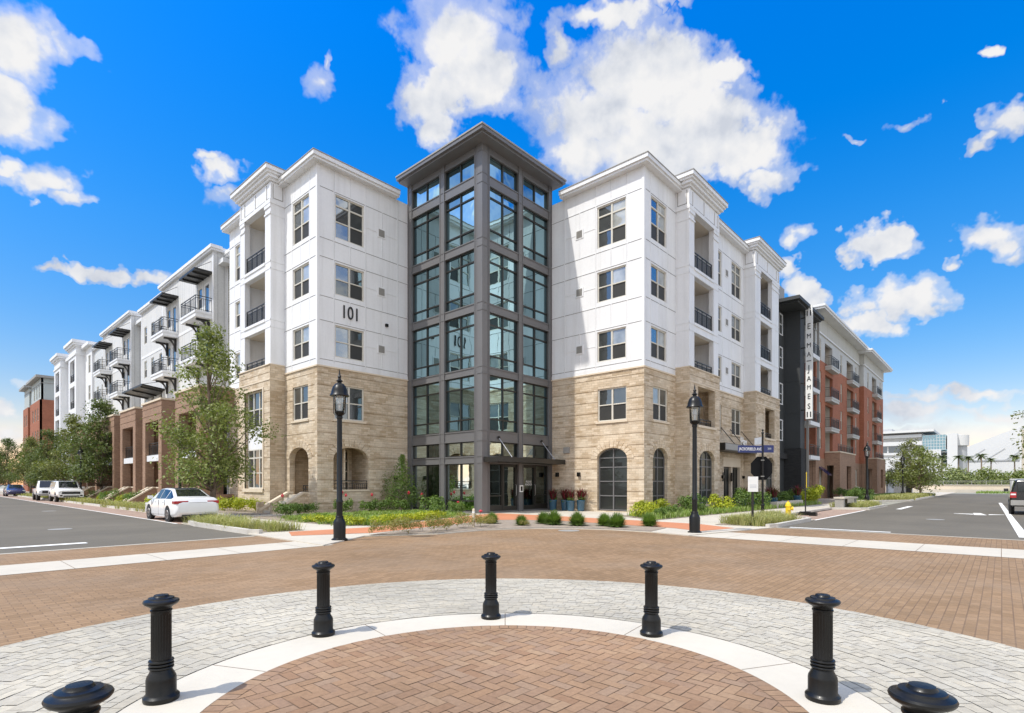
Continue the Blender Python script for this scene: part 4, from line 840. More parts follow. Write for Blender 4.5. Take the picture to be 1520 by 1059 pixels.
# ------------------------------------------------------------------ red brick block at the far end of the left street
RB=thing('brick_building','red brick block with grey green top storey at the far end of the street','building',(14.6,125,0))
fa,fb=FX(14.6),FY(125.0)
zs=[1.2,5.0,8.9,12.8]
m=MB(); m.wall(fa,125,137,0,16.4,[(a,a+1.3,z,z+2.2) for a in (126.8,129.6,132.6) for z in zs]); m.wall(fb,14.6,40,0,16.4,[(a,a+4.2,z,z+2.3) for a in (19.5,30) for z in zs]); m.wall(FX(15.8),137,140,0,16.4); m.wall(fa,140,147,0,16.4,[(a,a+1.3,z,z+2.2) for a in (141.2,144) for z in zs]); m.box(14.9,15.8,139.99,140.3,0,16.4)
m.box(15.9,40,146.7,147,0,16.4).box(39.7,40,125.3,146.7,0,16.4); m.build('brick_wall','orange_brick',RB)
for a in (126.8,129.6,132.6,141.2,144):
    for z in zs: window(RB,fa,a,a+1.3,z,z+2.2,'win_dim','win_dim',cols=1)
for a in (19.5,30):
    for z in zs: window(RB,fb,a,a+4.2,z,z+2.3,['win_glass','win_dim'],['win_dim','screen'],cols=2,fw=.14)
plain('sage',(.40,.44,.43),.6,.06,.4)
t=MB(); t.wall(FX(14.8),125.2,137,16.4,20.2,[(a,a+1.3,16.9,19.2) for a in (126.8,129.6,132.6)]); t.wall(FY(125.2),14.8,40,16.4,20.2,[(19.5,21.6,16.6,19),(30,34.2,16.6,19.0)]); t.wall(FX(14.8),140,147,16.4,20.2); t.wall(FX(15.8),137,140,16.4,20.2); t.build('top_storey','sage',RB)
for a in (126.8,129.6,132.6): window(RB,FX(14.8),a,a+1.3,16.9,19.2,'win_glass','win_dim',cols=1)
window(RB,FY(125.2),19.5,21.6,16.6,19,'win_glass','win_dim',cols=1); window(RB,FY(125.2),30,34.2,16.6,19,'win_glass','win_dim')
c=MB().box(14.0,40,124.4,137.5,20.2,20.6).box(14.0,40,139.6,147.6,20.2,20.6).box(14.75,40,125.15,147,19.3,19.4); c.build('roof','vent_grey',RB)
# ------------------------------------------------------------------ charcoal link block on the right street
DB=thing('apartment_building','charcoal grey block between the white corner building and the red brick one','apartment building',(55.4,13.92,0))
fd=FY(15.3); m=MB(); wz=[2.2,5.6,9.0,12.4,15.5]
m.wall(fd,46.7,55.4,0,17.7,[(53.9,54.95,z,z+2.0) for z in wz[1:]]); m.box(46.7,47,15.6,25,0,18.2); m.build('grey_wall','charcoal',DB)
for z in wz[1:]: window(DB,fd,53.9,54.95,z,z+2.0,'win_dim','win_dim',cols=1,dep=.03,fw=.1,frame='white')
m=MB(); m.wall(FX(55.4),13.92,15.3,4.9,17.74); m.box(55.701,56.6,13.92,14.3,4.9,17.74).box(56.6,57.0,13.95,25,4.9,17.74)
for z in (8.2,11.2,14.2): m.box(55.385,55.4,13.92,15.3,z-.02,z+.02)
m.build('dark_pier','charcoal',DB)
m=MB(); m.box(55.3,57.1,13.82,25,0,4.88); m.box(46.7,55.3,15.0,15.299,3.9,4.4); m.build('brick_base','charcoal_brick',DB)
m=MB(); m.wall(FY(15.2),57.0,61.0,0,17.74,[(57.6,60.4,z+.05,z+2.5) for z in (4.9,7.7,10.9,14.2)]); m.build('recess_wall','offwhite',DB)
for z in (4.9,7.7,10.9,14.2): window(DB,FY(15.2),57.6,60.4,z+.05,z+2.5,['win_glass','win_blind'],'win_dim')
for z in (4.3,7.6,10.9,14.2):
    b=MB().box(57.1,60.6,13.45,15.19,z-.38,z).build('balcony','offwhite',DB); rail(b,FY(13.5),57.15,60.55,0,z,1.05,.14)
m=MB(); m.box(56.98,57.1,13.6,13.8,0,17.7).box(60.5,60.7,13.5,13.7,3.9,17.7); m.build('steel_post','vent_grey',DB)
m=MB(); m.box(52.1,61.0,13.15,25,17.9,18.2).box(52.5,60.9,13.4,25,17.75,17.9); m.build('roof','charcoal',DB)
m=MB(); m.box(49,56.5,15.6,25,18.2,20.4); m.build('roof_room','vent_grey',DB)
# vertical blade sign
BS=thing('blade_sign','tall white vertical sign with black letters hung in front of the charcoal block','sign',(55.7,13.2,7.6))
MB().box(55.6,55.72,12.96,13.52,7.6,17.75).build('sign_board','sign_white',BS)
MB().box(55.725,55.82,12.94,13.54,7.55,17.5).build('sign_back','vent_grey',BS)
for z in (8.4,10.9,14.2,17.0): MB().box(55.63,55.72,13.52,13.915,z,z+.1).build('sign_arm','bronze',BS)
for ch,z,q in (('E',16.15,.78),('M',15.25,.62),('M',14.4,.62),('A',13.55,.66),('J',12.25,.86),('A',11.3,.68),('M',10.5,.6),('E',9.65,.72),('S',8.75,.7)): text('letter',ch,q,'black_text',BS,(55.585,13.24,z),ROT_X,.01,sx=.8)
MB().box(55.58,55.6,13.05,13.43,12.93,13.0).build('dash','black_text',BS)
for z,h in ((17.15,.5),(7.75,.5)):
    for y in (13.1,13.38): MB().box(55.58,55.6,y-.045,y+.045,z,z+h).build('sign_bar','black_text',BS)
MB().box(55.6,55.72,12.96,13.1,17.75,18.1).box(55.6,55.72,13.2,13.3,17.75,17.95).build('sign_crown','sign_white',BS)
# ------------------------------------------------------------------ red brick apartment block on the right street
BA=thing('apartment_building','red brick apartment block with white top storey, stacked balconies and brown porches','apartment building',(61,13.92,0))
fz=[4.9,7.55,10.75,14.1]
def brickblock(s0,s1,Y,stacks,wins,h=17.2,ov=1.0,roofz=18.9):
    fr=FY(Y); ops=[(a,a+.95,z+.35,z+2.5) for a in wins for z in fz]+[(a,b,z,z+2.45) for a,b in stacks for z in fz]
    m=MB(); m.wall(fr,s0,s1,4.2,14.4,[o for o in ops if o[2]<13.5],d0=-.3); m.box(s0,s0+.3,Y+.301,26,0,14.4); m.build('brick_wall','orange_brick',BA)
    m=MB(); m.wall(fr,s0,s1,14.4,h,[(o[0],o[1],max(o[2],14.4),o[3]) for o in ops if o[2]>13.5],d0=-.3,d1=-.03); m.box(s0+.03,s0+.3,Y+.301,26,14.4,h); m.build('upper_wall','siding_grey',BA)
    m=MB(); m.wall(fr,s0-.1,s1,h,roofz,(),d0=-.3,d1=.06); m.box(s0-.1,s0+.2,Y+.301,26,h,roofz); m.build('frieze','frieze_siding',BA)
    m=MB(); m.box(s0-.2,s1+.1,-.1,.1,h-.1,h+.04,fr); m.build('frieze_band','offwhite',BA)
    m=MB(); m.box(s0-ov,s1+ov,Y-ov,26,roofz,roofz+.2); r=m.build('roof','offwhite',BA); MB().box(s0-ov-.1,s1+ov+.1,Y-ov-.1,26,roofz+.2,roofz+.42).build('roof_edge','white',r)
    m=MB(); m.wall(FY(Y-.03),s0-.03,s1,0,4.2,[(a,a+.95,1.0,3.4) for a in wins]+[(a,b,0,3.6) for a,b in stacks],d0=-.3); m.box(s0-.03,s0+.27,Y+.3,26,0,4.2); m.build('brick_base','brown_brick',BA)
    for a in wins:
        for z in fz: window(BA,fr,a,a+.95,z+.35,z+2.5,'win_blind','screen',cols=1,dep=.1)
        window(BA,FY(Y-.03),a,a+.95,1.0,3.4,'win_dim','win_dim',cols=2)
        for z0,z1 in ((7.4,7.9),(10.05,11.1)): MB().box(a+.02,a+.93,-.1,-.02,z0+.01,z1-.01,fr).build('spandrel_panel','offwhite',BA)
    for a,b in stacks:
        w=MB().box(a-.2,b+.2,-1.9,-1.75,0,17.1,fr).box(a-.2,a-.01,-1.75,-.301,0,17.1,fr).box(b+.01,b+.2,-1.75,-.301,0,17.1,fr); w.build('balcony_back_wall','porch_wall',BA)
        for z in fz: 
            sl=MB().box(a,b,-1.75,-.01,z-.3,z,fr).build('balcony_floor','offwhite',BA)
            window(BA,FY(Y+1.72),a+.4,b-.4,z,z+2.3,['win_blind','win_glass'],['win_dim','win_dim'],dep=0.02)
            if z>5: balcony(BA,fr,a-.05,b+.15,.62,z,brk=False,wallmat='siding_grey')
brickblock(61.0,83.5,13.92,((65.0,68.4),(75.9,79.7)),(62.4,72.4,81.0)); brickblock(83.6,99.0,13.4,((89.7,93.2),),(86.2,96),roofz=18.6)
def porch(s0,s1,Y0,Y1,h):
    m=MB(); fr=FY(Y1); m.wall(fr,s0,s1,0,h,[(s0+(s1-s0)*.42,s0+(s1-s0)*.72,1.0,3.5)],d0=-.35); m.wall(FX(s0),Y1+.35,Y0,0,h,[],d0=-.35)if False else None
    m.wall(FX(s0),Y1+.35,Y0-.03,0,h-.01,[(Y1+.55,Y0-.2,.1,3.5)],d0=-.35); m.box(s1-.35,s1,Y1+.35,Y0-.03,0,h-.01); m.box(s0+.35,s1-.35,Y1+.35,Y0-.03,h-.4,h-.05); p=m.build('brick_porch','brown_brick',BA)
    MB().box(s0-.06,s1+.06,Y1-.06,Y0-.03,h,h+.12).build('porch_coping','cast_stone',p); rail(p,FY(Y1+.2),s0+.2,s1-.2,0,h+.12,.8,.16)
porch(64.7,72.7,13.92,12.5,4.85); porch(84.6,91.5,13.4,12.1,4.85)
m=MB(); m.prof([(.02,3.35),(.9,2.5),(.9,2.42),(.02,3.2)],62.2,63.6,FY(13.89)); m.build('awning','car_navy',BA)
for s in (74.0,75.2): MB().prof([(-.2,0),(-.2,1.5),(0,1.5),(2.6,.3),(2.6,0)],s-.1,s+.1,FY(13.4)).build('stair_cheek','brown_brick',BA); MB().prof([(-.2,1.5),(-.2,1.58),(0,1.58),(2.7,.36),(2.7,.28)],s-.14,s+.14,FY(13.4)).build('stair_coping','cast_stone',BA)
MB().box(61.2,98.8,25.8,26.1,0,18).box(98.7,99,14,25.8,0,18.8).build('rear_wall','brown_brick',BA)
# ------------------------------------------------------------------ arena, tent roofed hall and tower beyond the road end
AR=thing('arena','big white arena with ribbon windows, glazed corner and rounded end wall','arena',(232,20,0))
fA=FX(233)
m=MB(); m.box(20.3,75,-30,0,0,11.6,fA).box(20.3,75,-30,.6,11.6,12.4,fA).box(20.3,75,-30,-1,12.4,14.9,fA).box(20.35,75,-30,.5,14.9,16.3,fA).box(20.4,75,-30,-1,16.3,17.6,fA).box(20.4,75,-30,.8,17.6,18.6,fA).box(20.4,75,-30,-2,18.6,19.3,fA); m.build('arena_wall','arena_white',AR)
m=MB().box(17.0,75,-30,1.8,19.3,20.1,fA); m.build('roof_slab','arena_white',AR); MB().box(17.3,75,-29,1.5,19.2,19.3,fA).build('roof_soffit','arena_grey',AR)
g=MB().box(24.5,75,-.99,-.8,12.5,14.8,fA); g=g.build('ribbon_window','win_dim',AR); f=MB()
for k in range(10): f.box(25.2+k*5.0-.2,25.2+k*5.0+.2,-.8,-.6,12.5,14.8,fA)
f.build('window_bars','arena_white',g)
m=MB(); m.box(15.2,20.29,-30,.4,0,13.1,fA).box(13.6,15.19,-30,.3,0,7,fA); m.build('corner_block','arena_white',AR)
g=MB().box(13.9,20.29,-20,.2,13.1,18.1,fA).box(13.6,15.18,-20,.1,7.01,13.09,fA); g=g.build('curtain_wall','tower_glass',AR); f=MB()
for k in range(9): f.box(13.9+k*.79,14.0+k*.79,.2,.35,13.1,18.1,fA)
for k in range(6): f.box(13.9,20.28,.2,.36,13.1+k*1.0,13.2+k*1.0,fA)
for k in range(5): f.box(13.6,15.18,.1,.3,7.2+k*1.25,7.32+k*1.25,fA)
f.build('window_bars','arena_white',g)
m=MB().box(10.9,13.55,-20,1.2,0,18.3,fA); m.build('slab_wall','arena_white',AR)
cy=MB(); cy.lathe([(2.0,0),(2.0,14.4)],28,(238,10.6,0)); cy.build('round_end','arena_grey',AR,smooth=True)
cy=MB(); cy.lathe([(2.9,14.4),(2.9,17.9),(0.1,18.2)],32,(238,11.0,0)); cy.build('round_cap','arena_white',AR,smooth=True)
m=MB()
for k,(y,w,h) in enumerate(((30,5,1.6),(40,7,2.2),(52,6,1.4))): m.box(y,y+w,-16,-9,20.1,20.1+h,fA)
m.build('roof_plant','arena_grey',AR)
HT=thing('hall','white hall with a broad sloping tent-like roof behind the palms','hall',(290,0,0))
m=MB(); P=[(12,0),(12,16),(-3.7,23.2),(-34,36),(-60,36),(-60,0)]; m.add([(290,y,z) for y,z in P]+[(340,y,z) for y,z in P],[tuple(range(6)),tuple(range(6,12))[::-1]]+[(i,(i+1)%6,6+(i+1)%6,6+i) for i in range(6)]); m.build('tent_roof','arena_white',HT)
MB().box(289.7,290,-30,11.9,10.6,11.1).build('roof_seam','arena_grey',HT); m=MB()
for k in range(5): m.tube([(289.8,11-k*6,11),(289.8,5-k*6,11+10*0.46)],.08,5)
m.build('roof_cable','arena_grey',HT)
TT=thing('tower','tan rendered square tower rising behind palms at the road end','tower',(262,-7.3,0))
MB().box(262,272,-14,-4.9,0,20.6).build('tower_shaft','tan_render',TT); MB().box(261.8,262,-5.2,-4.7,0,20.8).build('corner_strip','arena_white',TT); m=MB()
for k in range(5): m.box(261.9,262,-8.6,-7.4,3+k*3.4,4.8+k*3.4)
m.build('window','win_dim',TT)
# low wall with railing closing the road end
WL=thing('low_wall','pale low concrete wall topped by a thin rail across the road end','wall',(128,0,0))
MB().box(128,128.5,-40,24,0,1.25).build('wall_body','cast_stone',WL); MB().box(127.9,128.6,-40,24,1.25,1.4).build('wall_coping','concrete',WL)
m=MB(); m.box(128.2,128.3,-40,24,2.0,2.08).box(128.2,128.3,-40,24,1.7,1.74)
for k in range(33): m.box(128.2,128.3,-40+k*2,-39.92+k*2,1.4,2.0)
m.build('railing','vent_grey',WL)
m=MB(); m.box(123,123.3,-40,14,0,.55); tag(m.build('retaining_kerb','concrete'),'long pale knee-high concrete edge in front of the low wall','kerb wall')
LW=thing('low_wall','plain grey screen wall beside the brick block and street lamp','wall',(101,12,0)); MB().box(101,122,13,13.3,0,2.2).box(100.9,122.1,12.95,13.35,2.2,2.3).build('wall_body','arena_grey',LW)
struct('lawn',MB().sheet([(110,-60),(127.9,-60),(127.9,30),(110,30)],-.001),'far_ground') 
# ------------------------------------------------------------------ bollards
def camloc(r,f): return (r*math.sin(R_(42.19))+f*math.cos(R_(42.19)), -r*math.cos(R_(42.19))+f*math.sin(R_(42.19)))
BL=thing('bollard','black bollard at the far middle of the ring, straight before the glass tower','bollard',(0,0,.004),group='black bollards round the brick circle',world=False)
b=MB().lathe([(.115,0),(.118,.012),(.118,.035),(.105,.05),(.098,.06),(.098,.165),(.094,.185),(.074,.225),(.070,.24)],40); b.build('base','black_paint',BL,smooth=True)
c=MB()
for z in (.243,.268,.293): c.lathe([(.068,z),(.080,z+.004),(.083,z+.0115),(.080,z+.019),(.068,z+.023)],40)
c.build('collar','black_paint',BL,smooth=True)
s=MB().lathe([(.066,.31),(.0665,.325),(.066,.335),(.066,.66),(.0665,.67),(.066,.685)],48,flute=(2,3,.006)); s.build('shaft','black_paint',BL,smooth=True)
h=MB().lathe([(.066,.684),(.071,.688),(.071,.698),(.064,.704),(.068,.715),(.075,.722),(.106,.742),(.114,.752),(.117,.762),(.112,.772),(.094,.778),(.085,.784),(.082,.792),(.055,.797),(.05,.803),(.046,.812),(.02,.815),(0.001,.815)],48); h.build('cap','black_paint',BL,smooth=True)
first=True
for (px_r,f,lab) in ((-.25,6.42,None),(-1.99,5.70,'black bollard second to the left of the tower-side one, before the left lamp post'),(-2.59,3.99,'black bollard whole in view at the far left of the ring'),(-1.77,2.21,'black bollard cut by the bottom edge, its cap at the lower left corner'),(1.47,5.70,'black bollard right of the middle one, below the right stone wing'),(2.30,4.0,'black bollard whole in view at the far right of the ring'),(1.67,2.20,'black bollard cut by the bottom edge, its cap at the lower right corner')):
    x,y=camloc(px_r,f)
    if first: BL.location=(x,y,.004); BL.scale=(1,1,.955); first=False
    else: dup(BL,(x,y,.004),rnd.random(),lab,(1,1,.955))
# ------------------------------------------------------------------ street lamps
LP=thing('street_lamp','black street lamp on the left pavement corner before the stone arch','street lamp',(7.95,13.71,.0),group='black street lamps with glass lanterns',world=False)
MB().lathe([(.22,0),(.22,.05),(.17,.08),(.165,.12),(.17,.5),(.15,.56),(.115,.62),(.105,.66),(.115,.68),(.105,.70)],20).build('base','black_paint',LP,smooth=True)
MB().lathe([(.085,.68),(.08,1.05),(.095,1.07),(.095,1.12),(.075,1.15),(.068,3.4),(.085,3.42),(.085,3.47),(.06,3.5)],20).build('post','black_paint',LP,smooth=True)
c=MB().lathe([(.05,3.48),(.12,3.55),(.13,3.58),(.13,3.61),(.06,3.63)],20)
for k in range(4):
    a=math.pi/2*k+.4; c.tube([(.10*math.cos(a),.10*math.sin(a),3.5),(.19*math.cos(a),.19*math.sin(a),3.56),(.20*math.cos(a),.20*math.sin(a),3.7),(.205*math.cos(a),.205*math.sin(a),4.06)],.011,6)
c.build('cage','black_paint',LP,smooth=True)
MB().lathe([(.125,3.615),(.145,3.7),(.165,4.03)],24).build('lantern_glass','lamp_glass',LP,smooth=True); MB().lathe([(.03,3.62),(.035,3.8),(.055,3.82),(.055,3.98),(.03,4.0)],12).build('bulb','lamp_clear',LP,smooth=True)
MB().lathe([(.24,4.03),(.268,4.045),(.26,4.065),(.228,4.11),(.215,4.2),(.18,4.3),(.12,4.375),(.06,4.405),(.055,4.43),(.085,4.45),(.085,4.475),(.045,4.50),(.035,4.55),(.055,4.58),(.03,4.62),(.012,4.75),(.001,4.80)],28).build('lantern_cap','black_paint',LP,smooth=True)
for x,y,lab,sc in ((16.78,7.3,'black street lamp before the right stone wing, left of the stop sign back',1),(50.57,7.9,'black street lamp standing before the brown brick porch',1.04),(78.7,8.71,'black street lamp farthest down the right street, by the young trees',1.08),(9.9,61.0,'slim dark street lamp among the far trees of the left street',1.05),(9.2,31.6,'street lamp post rising behind the white sedan roof',1)): dup(LP,(x,y,0),rnd.random(),lab,sc)
# ------------------------------------------------------------------ signs
def wpart(mb,name,mat,par,**k): return mb.build(name,mat,par,**k)
SG=thing('stop_sign','back of an octagonal stop sign with a blue street name blade above it','sign',(26.8,8.35,.04),rz=R_(-38),world=False)
MB().lathe([(.12,0),(.12,.04),(.075,.06),(.07,.5),(.09,.52),(.09,.56),(.05,.6),(.045,3.9),(.06,3.92),(.06,3.96),(.02,4.02),(.05,4.07),(.001,4.13)],14).build('post','black_paint',SG,smooth=True)
o=MB(); pts=[(.60*math.cos(math.pi/8+math.pi/4*k),.60*math.sin(math.pi/8+math.pi/4*k)) for k in range(8)]
o.add([(x,.065,2.28+z) for x,z in pts]+[(x,.085,2.28+z) for x,z in pts],[tuple(range(8))[::-1],tuple(range(8,16))]+[(i,(i+1)%8,8+(i+1)%8,8+i) for i in range(8)]); o.build('octagon_plate','sign_black',SG)
q=MB()
for z in (1.9,2.66): q.box(-.05,.05,-.06,.066,z-.02,z+.02)
q.build('clamp','vent_grey',SG)
m=MB().box(-1.28,-.03,-.03,-.0,3.0,3.34); bl=m.build('street_name_blade','sign_blue',SG,bevel=.02); MB().box(.03,.56,-.03,0,3.02,3.37).build('blade_end','sign_blue',SG)
text('street_name','JACKORBELD AVE',.2,'white_text',bl,(-.66,-.035,3.17),ROT_Y,.003,local=True,sx=.72)
e=text('street_number','200',.13,'sign_grey',bl,(.33,-.035,3.2),ROT_Y,.003,local=True)
m=MB(); m.box(-.03,.0,.03,.58,3.42,3.75); m=m.build('cross_street_blade','sign_grey',SG)
IS=thing('notice_board','small white notice on a thin black post with a square foot','notice board',(21.15,6.95,.04),rz=R_(-40),world=False)
MB().box(-.27,.27,-.22,.22,0,.10).build('foot','black_paint',IS,bevel=.01); MB().box(-.035,.035,-.025,.025,.1,1.55).build('post','bronze',IS); MB().box(-.20,.20,-.045,-.025,1.25,1.82).build('board','sign_white',IS)
t=MB()
for k in range(3): t.box(-.13,.13,-.048,-.045,1.5-.05*k,1.512-.05*k)
t.build('faint_text','sign_grey',IS)
PS=thing('sign_post','thin dark sign post seen edge on before the brick block, on a heavy foot','sign post',(30.4,7.4,.03),rz=R_(16),world=False)
MB().box(-.4,.4,-.25,.25,0,.13).build('foot','black_paint',PS); MB().box(-.03,.03,-.03,.03,.13,2.05).build('post','bronze',PS); MB().box(-.25,.25,-.05,-.03,1.35,2.15).build('plate','hydrant_yellow',PS)
tag(MB().box(29.6,29.95,6.75,7.05,.0,.17).build('weight_block','black_paint'),'small black weight block lying on the kerb by the sign post','weight')
HY=thing('fire_hydrant','yellow fire hydrant in the pale grass by the kerb','fire hydrant',(26.25,7.09,.04),rz=.4,world=False)
MB().lathe([(.15,0),(.15,.03),(.11,.04),(.11,.12),(.16,.125),(.16,.16),(.115,.17),(.11,.52),(.135,.53),(.135,.57),(.115,.58),(.11,.64),(.075,.71),(.03,.73),(.035,.78),(.001,.785)],18).build('barrel','hydrant_yellow',HY,smooth=True)
for a,r in ((0,.055),(math.pi,.055),(-math.pi/2,.075)):
    dx,dy=math.cos(a),math.sin(a); MB().tube([(dx*.09,dy*.09,.44),(dx*.17,dy*.17,.44),(dx*.17,dy*.17,.44),(dx*.2,dy*.2,.44)],[r,r,r*1.25,r*1.25],10).build('outlet_cap','hydrant_yellow',HY,smooth=True)
BX=thing('stone_bench','low grey cast bench block in the grass before the brown brick porch','bench',(39.2,7.25,.04),rz=R_(-10),world=False)
m=MB(); m.box(-1.0,-.8,-.25,.25,0,.62).box(.8,1.0,-.25,.25,0,.62).box(-.8,.8,-.05,.05,.1,.62); m.build('legs','vent_grey',BX); MB().box(-1.05,1.05,-.32,.3,.62,.72).build('seat','concrete',BX); MB().box(-.5,.5,-.3,-.26,.35,.62).build('front_panel','concrete',BX)
UT=thing('utility_box','pale utility cabinet with a dark door beyond the brick block','cabinet',(92.5,9.6,.03)); MB().box(92,93.4,9.2,11.2,0,2.2).build('cabinet_body','arena_white',UT); MB().box(91.97,92,9.25,9.8,.1,2.1).build('cabinet_door','dark_rail',UT)
MK=thing('marker_post','short cream marker post among the shrubs before the tower','post',(13.45,14.05,.04),world=False); MB().lathe([(.05,0),(.05,.6),(.045,.64),(.02,.66)],10).build('post_body','cast_stone',MK,smooth=True); MB().lathe([(.052,.5),(.052,.56)],10).build('band','sign_white',MK)
# ------------------------------------------------------------------ leaves
def leafquad(mb,c,n,s,asp=.55,rr=rnd):
    n=n.normalized(); a=n.orthogonal().normalized(); th=rr.random()*6.283; b=n.cross(a); u=a*math.cos(th)+b*math.sin(th); v=n.cross(u)
    p=[c-u*s*.5, c+v*s*asp*.5+n*s*.06, c+u*s*.5, c-v*s*asp*.5+n*s*.06]
    mb.add(p,[(0,1,2,3)])
def rvec(r): 
    while 1:
        v=Vector((r.uniform(-1,1),r.uniform(-1,1),r.uniform(-1,1)))
        if .05<v.length<1: return v
def shrubmesh(w,h,n,ls,seed,spiky=False,asp=.5,clumps=10):
    r=random.Random(seed); mb=MB(); cs=[]
    for k in range(clumps):
        a=r.random()*6.283; q=math.sqrt(r.random())*w*.36; cs.append((Vector((q*math.cos(a),q*math.sin(a),h*r.uniform(.25,.72))),r.uniform(.45,.8)))
    for i in range(n):
        c,sz=r.choice(cs); d=rvec(r).normalized(); rad=r.uniform(.55,1.05)
        p=c+Vector((d.x*w*.27*sz*rad,d.y*w*.27*sz*rad,d.z*h*.42*sz*rad)); 
        if p.z<.02: p.z=r.uniform(.02,.15)*h
        leafquad(mb,p,(d+rvec(r)*.8+Vector((0,0,.4))),ls*r.uniform(.6,1.25),asp,r)
    return mb
def tuftmesh(w,h,n,seed,bw=.018,lean=.6):
    r=random.Random(seed); mb=MB()
    for i in range(n):
        a=r.random()*6.283; q=r.random()*w*.22; p=Vector((q*math.cos(a),q*math.sin(a),0)); a2=a+r.uniform(-.7,.7); L=h*r.uniform(.6,1.1); ln=r.uniform(.1,lean)
        d=Vector((math.cos(a2),math.sin(a2),0)); s=d.cross(Vector((0,0,1)))*bw*.5
        p1=p+d*ln*L*.35+Vector((0,0,L*.62)); p2=p+d*ln*L*1.0+Vector((0,0,L*(1-.35*ln)))
        mb.add([p-s,p+s,p1+s*.8,p1-s*.8,p2],[(0,1,2,3),(3,2,4)])
    return mb
def dometuft(w,h,n,seed,bw=.02):
    r=random.Random(seed); mb=MB()
    for i in range(n):
        a=r.random()*6.283; e=math.asin(r.uniform(.08,1)); L=r.uniform(.75,1.08); d=Vector((math.cos(a),math.sin(a),0)); q=r.random()*.12*w
        tip=Vector((math.cos(a)*math.cos(e)*w*.5,math.sin(a)*math.cos(e)*w*.5,math.sin(e)*h))*L; p=d*q; s=d.cross(Vector((0,0,1)))*bw*.5; m=p.lerp(tip,.55)+Vector((0,0,.07*h)); mb.add([p-s,p+s,m+s,m-s,tip+Vector((0,0,-.04*h))],[(0,1,2,3),(3,2,4)])
    return mb
def plant(name,label,cat,mb,mat,part='foliage',group=None,stem=True):
    o=thing(name,label,cat,(0,0,0),group=group,world=False); mb.build(part,mat,o,recalc=False); return o
def spread(proto,items):
    for i,(x,y,sc,lab) in enumerate(items):
        if i==0: proto.location=(x,y,.04); proto.scale=(sc,sc,sc) if not isinstance(sc,tuple) else sc; proto.rotation_euler=(0,0,rnd.random()*6); proto['label']=lab
        else: dup(proto,(x,y,.04),rnd.random()*6,lab,sc)
gA='rounded green grass tufts in the gravel bed'
t=plant('grass_tuft','x','plant',dometuft(1.0,.62,1100,1,.024),'leaf_fine','blades',gA)
spread(t,[(15.1,14.75,.8,'round green tuft in the gravel right before the tower corner column'),(15.2,13.3,.72,'round green tuft in the gravel before the tower doors, beside a brown sprig'),(16.45,13.25,.85,'rear tuft of the overlapping pair before the tower doors'),(16.2,12.55,1.0,'front tuft of the overlapping pair before the tower doors'),(16.45,11.65,.95,'lone round green tuft before the two planters'),(17.05,10.85,.85,'rear left tuft of the group before the arched window'),(16.85,10.2,.95,'front tuft of the group before the arched window'),(18.1,9.6,.9,'round green tuft nearest the right lamp post'),(18.2,11.6,.6,'small green tuft at the terracotta edge below the arched window')])
gB='brown tinged shrubs in the gravel bed'
s=plant('shrub','x','shrub',shrubmesh(1.2,.66,800,.075,2,clumps=15,asp=.4),'leaf_russet','foliage',gB)
spread(s,[(9.55,13.95,0.83,'brown green shrub at the left tip of the gravel bed'),(10.3,13.85,0.94,'second brown green shrub from the left tip of the gravel bed'),(11.15,13.6,0.98,'brown green shrub midway along the gravel bed edge'),(12.0,13.75,0.78,'russet shrub near the cream marker post, on its left'),(12.75,14.0,0.94,'broad russet shrub just left of the cream marker post'),(13.5,13.75,0.88,'russet shrub in front of the cream marker post'),(14.0,14.0,0.68,'small russet shrub just right of the cream marker post'),(15.0,12.95,0.42,'tiny brown sprig below the tuft before the tower doors'),(10.9,14.3,0.73,'brown shrub at the back of the gravel bed by the terracotta walk')])
# ground cover of the corner bed
def inside(p,poly):
    x,y=p;c=False;n=len(poly)
    for i in range(n):
        (x0,y0),(x1,y1)=poly[i],poly[(i+1)%n]
        if (y0>y)!=(y1>y) and x<(x1-x0)*(y-y0)/(y1-y0)+x0: c=not c
    return c
def cover(poly,n,hmin,hmax,seed,bw=.02,lean=.8,clump=0,cr=.3):
    r=random.Random(seed); mb=MB(); xs=[p[0] for p in poly]; ys=[p[1] for p in poly]; cs=[]
    def pt():
        while 1:
            p=(r.uniform(min(xs),max(xs)),r.uniform(min(ys),max(ys)))
            if inside(p,poly): return p
    cs=[pt() for _ in range(clump)]
    for i in range(n):
        if clump: c=r.choice(cs); a=r.random()*6.283;q=r.random()*cr; p=(c[0]+q*math.cos(a),c[1]+q*math.sin(a))
        else: p=pt(); a=r.random()*6.283
        a=a+r.uniform(-.8,.8); L=r.uniform(hmin,hmax); ln=r.uniform(.1,lean); d=Vector((math.cos(a),math.sin(a),0)); s=d.cross(Vector((0,0,1)))*bw*.5; P=Vector((p[0],p[1],.04))
        p1=P+d*ln*L*.35+Vector((0,0,L*.62)); p2=P+d*ln*L+Vector((0,0,L*(1-.35*ln))); mb.add([P-s,P+s,p1+s*.8,p1-s*.8,p2],[(0,1,2,3),(3,2,4)])
    return mb
def stuff(name,mb,mat,label,cat):
    o=mb.build(name,mat,recalc=False); o['kind']='stuff'; o['label']=label; o['category']=cat; return o
bedB=[(10.7,18.3),(11.6,17.2),(16.4,18.9),(18.2,19.8),(18.8,21),(18.6,24),(16,25.4),(13.6,25.4),(11,24.5),(10.6,21)]
stuff('ground_cover',cover(bedB,12000,.06,.22,11,.045,1.2,170,.5),'green_blade','low green ground cover filling the bed before the left stone wing','ground cover')
stuff('grass',cover([(7.25,17.8),(8.7,17.5),(8.75,24.9),(8.5,25.0),(7.3,23.6)],5200,.12,.46,12,.016,1.2,44,.36),'grass_blade','pale ornamental grass in the kerb bed by the white sedan','grass')
